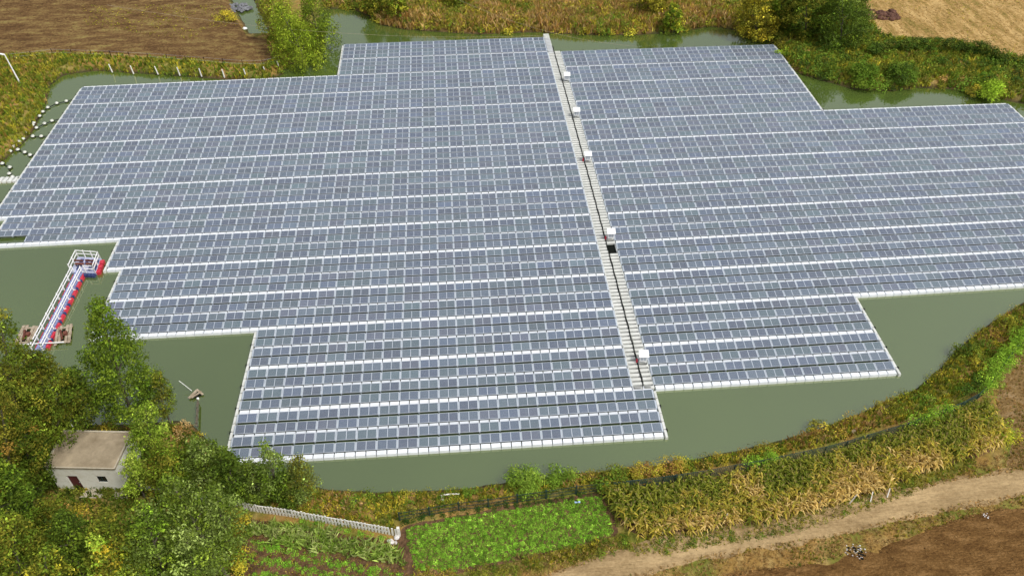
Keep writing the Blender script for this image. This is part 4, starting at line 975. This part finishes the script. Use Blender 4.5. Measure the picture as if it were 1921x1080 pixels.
# ------------------------------------------------------------------ trees
def tree(bpx, tpx, r, palette, label, name='tree', dens=1.0, leaf=.24, low=.22, droop=0, limbs=9, cj=.2, top=.45):
    b = at(*bpx); gb = gz1(b[0], b[1]); z = gb+2
    while z < gb+24 and pj_y((b[0], b[1], z)) > tpx[1]: z += .1
    H = z-gb; t = at(tpx[0], tpx[1], z); lean = np.array([t[0]-b[0], t[1]-b[1]]); ll = np.linalg.norm(lean); lean = lean*min(1, H*.28/(ll+1e-6))
    def ax(f): return np.array([lean[0]*f**1.3, lean[1]*f**1.3, H*f])
    s = MB(); fs = np.linspace(0, .92, 8); s.tube([ax(f)+np.array([math.sin(f*7+r)*.1, math.cos(f*6)*.1, -.15 if f == 0 else 0]) for f in fs], [.010*H*(1-f*.85)+.02 for f in fs], 8)
    ends = []
    prof = lambda f: r*np.sin(PI*np.clip((f-low)/(1.04-low), 0.02, .98)**.62)**.8*(1.12-.45*np.clip((f-low)/(1-low), 0, 1))
    for i in range(limbs):
        f = low+(.9-low)*i/limbs; a = i*2.4+r*3; R = prof(f+.12)*rng.uniform(.7, 1.0); p0 = ax(f); dirv = np.array([math.cos(a), math.sin(a), 0])
        p1 = p0+dirv*R*.5+[0, 0, R*.45]; p2 = p0+dirv*R+[0, 0, R*(.75-droop)]
        s.tube([p0, p1, p2], [.008*H*(1-f)+.035, .035, .015], 5); ends.append((p0, p1, p2))
    nc = int(52*r*dens+H*3); C = []; R = []
    for i in range(nc):
        f = rng.uniform(low, 1.0)
        for _ in range(6):
            if rng.uniform() < prof(f)/r+.1: break
            f = rng.uniform(low, 1.0)
        rr = prof(f); a = rng.uniform(0, 6.28); q = rr*math.sqrt(rng.uniform(.08, 1)); p = ax(min(f, 1))+np.array([math.cos(a)*q, math.sin(a)*q, rng.normal(0, .25)-droop*q*.4]); C.append(p); R.append(rng.uniform(.5, 1.0)*(.42+.13*r))
    for e_ in ends:
        for q in (.6, 1.0): C.append(e_[1]*(1-q)+e_[2]*q); R.append(.4+.12*r)
    C.append(ax(1.0)-[0, 0, .3]); R.append(.5)
    C = np.array(C); R = np.array(R); cc = pal(palette, len(C), cj*1.4)*np.array([1.08, 1.04, .9]); nl = np.maximum(20, (95*R**2*(.24/leaf)**1.6).astype(int)); idx = np.repeat(np.arange(len(C)), nl); m = len(idx)
    u = rand_unit(m); off = u*(R[idx]*rng.uniform(.35, 1.1, m)**.7)[:, None]; off[:, 2] *= .8+droop*1.5; off[:, 2] -= droop*R[idx]*rng.uniform(0, 1.5, m)
    L_ = C[idx]+off; k = L_[:, 2] > .4; V, F, CC = leaf_quads(L_[k], leaf, (cc[idx]*np.exp(rng.normal(0, .32, (m, 1))))[k], up=.35, nrm=u[k]*.6, aspect=.55 if not droop else .35)
    e = empty(name, (b[0], b[1], gb), label=label, cat='tree'); s.build('trunk', M_bark, e, smooth=True); mesh_np('crown', V, F, M_leaf, e, col=CC)
TOL = [(.165, .165, .020), (.205, .195, .026), (.120, .135, .017)]
POP = [(.115, .180, .018), (.165, .235, .024), (.080, .130, .014)]
GRY = [(.17, .24, .055), (.12, .18, .035), (.25, .33, .10)]
LIM = [(.32, .45, .055), (.25, .37, .042), (.40, .50, .09)]
tree((252, 786), (180, 564), 3.4, POP+GRN, 'large dark green tree standing at the water beside the jetty and the array', 'poplar_tree', 2.1, low=.12, cj=.16)
tree((316, 792), (296, 700), 1.2, POP+TOL, 'slim small tree just right of the large waterside tree', 'poplar_tree', .9, .2)
tree((70, 880), (-2, 588), 3.0, TOL+POP+LIM[:1], 'tall yellow green tree at the left edge below the jetty', 'poplar_tree', 1.2, low=.2)
tree((122, 855), (66, 664), 3.6, TOL+POP, 'olive tree in front of the jetty foot', 'poplar_tree', 1.1)
tree((150, 800), (132, 692), 2.3, DKG+POP, 'dark green tree at the left shore beyond the hut', 'tree', 1.2, low=.1)
tree((50, 950), (0, 740), 3.0, TOL+POP+TOL+TOL+RST[1:2], 'olive and rust tinted tree left of the hut', 'poplar_tree', 1.1)
tree((78, 930), (42, 790), 2.1, DKG+POP, 'dark tree against the left wall of the hut', 'tree', 1.2, low=.1)
tree((35, 1040), (-15, 860), 3.0, DKG+GRN, 'deep green tree at the left picture edge below the hut', 'tree', 1.2)
tree((118, 1030), (80, 945), 1.9, POP+TOL, 'mid green tree just below the hut door', 'poplar_tree', 1.0)
tree((270, 935), (243, 852), 1.25, LIM, 'light green young tree in front of the right corner of the hut', 'poplar_tree', .9, .2)
tree((300, 880), (268, 752), 1.9, LIM+GRN, 'slim light green tree behind the right side of the hut', 'poplar_tree', .9, .22)
tree((352, 930), (300, 840), 2.6, TOL+GRN, 'olive green tree right of the hut', 'tree', 1.0)
tree((410, 925), (365, 826), 2.6, POP+GRY, 'grey green tree on the shore right of the hut', 'poplar_tree', 1.0)
tree((448, 945), (425, 850), 1.8, POP+DKG, 'dark green tree over the left end of the white picket fence', 'tree', 1.0)
tree((530, 932), (494, 828), 1.5, GRY+GRN, 'young light green poplar overlapping the lower left corner of the array', 'poplar_tree', .7, .2, low=.15)
tree((572, 934), (556, 860), 1.7, GRY+TOL, 'young poplar right of the one over the array corner', 'poplar_tree', .8, .2, low=.1)
tree((490, 930), (462, 866), 1.7, GRY+POP, 'young poplar left of the one over the array corner', 'poplar_tree', .8, .2, low=.1)
tree((545, 938), (530, 885), 1.6, POP+DKG, 'low dark sapling in front of the young poplars on the shore', 'poplar_tree', 1.0, .2, low=.05)
tree((430, 1090), (310, 892), 2.5, GRY+POP, 'large pale grey green poplar in front of the picket fence end', 'poplar_tree', 1.1)
tree((445, 1045), (395, 912), 2.1, GRY+POP, 'poplar with bare visible trunk left of the garden', 'poplar_tree', .8)
tree((335, 1120), (258, 940), 2.6, GRN+GRY, 'leafy green tree at the bottom middle of the grove', 'poplar_tree', 1.0)
tree((262, 1130), (195, 965), 2.6, TOL+POP, 'olive tree below the hut wall', 'poplar_tree', 1.0)
tree((270, 1150), (178, 1008), 1.9, LIM+BRT[:1]+YEL[:1], 'bright yellow green tree at the bottom of the picture', 'poplar_tree', 1.0)
tree((180, 1120), (110, 965), 2.8, DKG+POP, 'dark green tree in the lower left corner grove', 'tree', 1.1)
tree((70, 1140), (18, 975), 3.0, POP+TOL, 'mid green tree in the bottom left corner', 'tree', 1.1)
tree((400, 1170), (345, 1000), 2.8, GRY+POP, 'grey green tree at the bottom edge left of the garden', 'poplar_tree', 1.0)
tree((120, 1190), (95, 1030), 2.4, TOL+POP+YEL[2:], 'olive tree at the very bottom left', 'tree', 1.0)
WIL = [(.24, .33, .028), (.32, .39, .04), (.17, .25, .022)]
tree((572, 108), (520, 8), 5.0, WIL, 'large drooping willow on the spit at the top of the pond', 'willow_tree', .9, .42, low=.05, droop=.45)
tree((600, 84), (574, -20), 4.2, WIL+POP, 'darker willow at the waterside right of the large one', 'willow_tree', .9, .42, low=.05, droop=.45)
tree((535, 75), (495, -40), 4.2, WIL+OLV, 'paler willow behind the large one beside the ditch', 'willow_tree', .9, .42, low=.08, droop=.4)
tree((1575, 84), (1580, -30), 5.2, DKG+GRY[1:2]+POP, 'big dark willow like tree beside the stubble field', 'tree', .9, .42, low=.05, droop=.25)
tree((1510, 70), (1500, -40), 4.6, POP+OLV+DKG, 'dark olive tree on the upper right bank', 'tree', .9, .42, low=.05)
tree((1422, 62), (1408, -20), 4.0, YEL[1:]+OLV, 'yellowish tree at the bend of the upper bank', 'tree', .9, .4, low=.05)
tree((1600, 62), (1610, -40), 3.6, GRY+POP, 'grey green tree at the left border of the stubble field', 'tree', .9, .42, low=.05, droop=.3)
tree((1465, 50), (1455, -50), 3.8, OLV+GRN, 'green brown tree between the yellowish and the dark olive tree', 'tree', .9, .42, low=.05)
tree((700, 20), (690, -30), 2.6, GRN+OLV, 'small green tree on the far bank near the channel', 'tree', .8, .4, low=.05)
tree((745, 30), (740, -25), 2.8, GRN+OLV+YEL[2:], 'bushy olive tree on the far bank right of the channel', 'tree', .8, .4, low=.05)
tree((860, 12), (855, -40), 2.8, POP+OLV, 'green tree at the top of the far bank above the array', 'tree', .8, .4, low=.05)
tree((1230, 25), (1225, -40), 2.8, OLV+YEL[2:], 'olive tree at the top middle of the far bank', 'tree', .8, .4, low=.05)
tree((1265, 50), (1263, 5), 2.0, GRN+YEL[2:], 'small yellow green tree on the far bank by the water', 'tree', .8, .36, low=.05)

# ------------------------------------------------------------------ small things
def heap(name, px, py, n, r, size, mats, label, cat):
    p = at(px, py); z = gz1(p[0], p[1]); e = MB()
    for i in range(n):
        a = rng.uniform(0, 6.28); q = r*math.sqrt(rng.uniform()); x, y = p[0]+math.cos(a)*q, p[1]+math.sin(a)*q*.7; sz = size*rng.uniform(.5, 1.3)
        t = MB(); t.sphere((0, 0, 0), sz, 7, 4, .6); V = t.V[0]*(1+rng.normal(0, .12, t.V[0].shape)*.8); e.add(V+[x, y, z+sz*.35], t.F[0])
    return tag(e.build(name, mats, None), label, cat, kind='stuff' if n > 12 else None)
M_trash = noisy('pale_litter', [(.3, (.45, .42, .40)), (.7, (.80, .78, .76))], 5, .7)
heap('rubbish_heap', 1603, 1034, 40, 1.1, .075, M_trash, 'scattered heap of pale rubbish beside the brown field', 'rubbish')
heap('rubbish_heap', 1602, 1040, 20, 1.0, .11, M_dark, 'dark rubbish mixed into the pale heap beside the brown field', 'rubbish')
heap('litter', 1850, 967, 8, .35, .08, M_trash, 'few white bits of litter on the verge at the right', 'litter')
heap('sack_pile', 738, 1012, 7, .5, .22, M_trash, 'pile of white sacks at the right end of the picket fence', 'sacks')
heap('soil_clods', 1652, 30, 60, 3.6, .55, noisy('dark_clods', [(.3, (.07, .03, .022)), (.7, (.16, .08, .05))], 2, .95), 'dark brown heap of soil clods at the corner of the stubble field', 'soil heap')
heap('rubble', 437, 8, 60, 3.4, .5, noisy('grey_stone', [(.3, (.07, .07, .08)), (.7, (.26, .27, .28))], 2, .9), 'grey rubble beside the ditch at the top left', 'rubble')
heap('boulder', 457, 47, 1, .1, .55, M_whitepaint, 'pale round stone at the edge of the ditch', 'stone')
for x, y, a in ((1242, 1000, .5), (1292, 985, .4), (1355, 978, .7), (1415, 965, .5), (1468, 958, .6), (1534, 950, .9), (1594, 942, .5), (1633, 940, 1.2), (1664, 932, 1.1)):
    p = at(x, y+1); z = gz1(p[0], p[1]); s = MB(); L_ = rng.uniform(.9, 1.4); s.bar((0, 0, 0), (math.cos(a)*L_*.5, math.sin(a)*L_*.5, L_*.75), .09, .06)
    o = s.build('leaning_stake', M_conc); o.location = (p[0], p[1], z); tag(o, 'pale stake leaning out of the front of the corn', 'stake', 'pale stakes leaning at the front of the corn')
s = MB(); s.bar((0, 0, .1), (1.2, .9, .12), .28, .06); o = s.build('board', M_wood); o.location = (*at(1598, 812)[:2], 1.2); tag(o, 'pale board lying on the near bank above the corn', 'board')
s = MB(); s.bar((0, 0, .1), (1.7, -.05, .12), .14, .08); s.bar((0, 0, .1), (.1, -.8, .1), .2, .1); o = s.build('concrete_kerb', M_conc); o.location = (*at(829, 928)[:2], 1.15); tag(o, 'weathered concrete slab edge between the bushes behind the mesh fence', 'slab')
s = MB(); s.box(-.3, .3, -.12, .12, 0, .12, .04); o = s.build('blue_bag', mat('light_blue_plastic', (.35, .5, .75), .5)); p = at(1083, 942); o.location = (p[0], p[1], gz1(p[0], p[1])); tag(o, 'light blue plastic bag at the upper edge of the vegetable bed', 'bag')
# two thin overhead wires crossing the top of the picture
for (a, b, z0, z1, lab) in (((480, 55), (910, 76), 7, 4, 'left overhead wire crossing above the willow towards the array'), ((930, 35), (1140, 88), 7, 4, 'right overhead wire sagging over the far water')):
    p = at(*a, z0); q = at(*b, z1); t = np.linspace(-.6, 1.25, 40)[:, None]; P = p+(q-p)*t; P[:, 2] = z0+(z1-z0)*t[:, 0]+2.5*(t[:, 0]-.5)**2
    s = MB(); s.tube(P, .016, 4); tag(s.build('overhead_wire', M_wood), lab, 'wire')
S.render.engine = 'CYCLES'
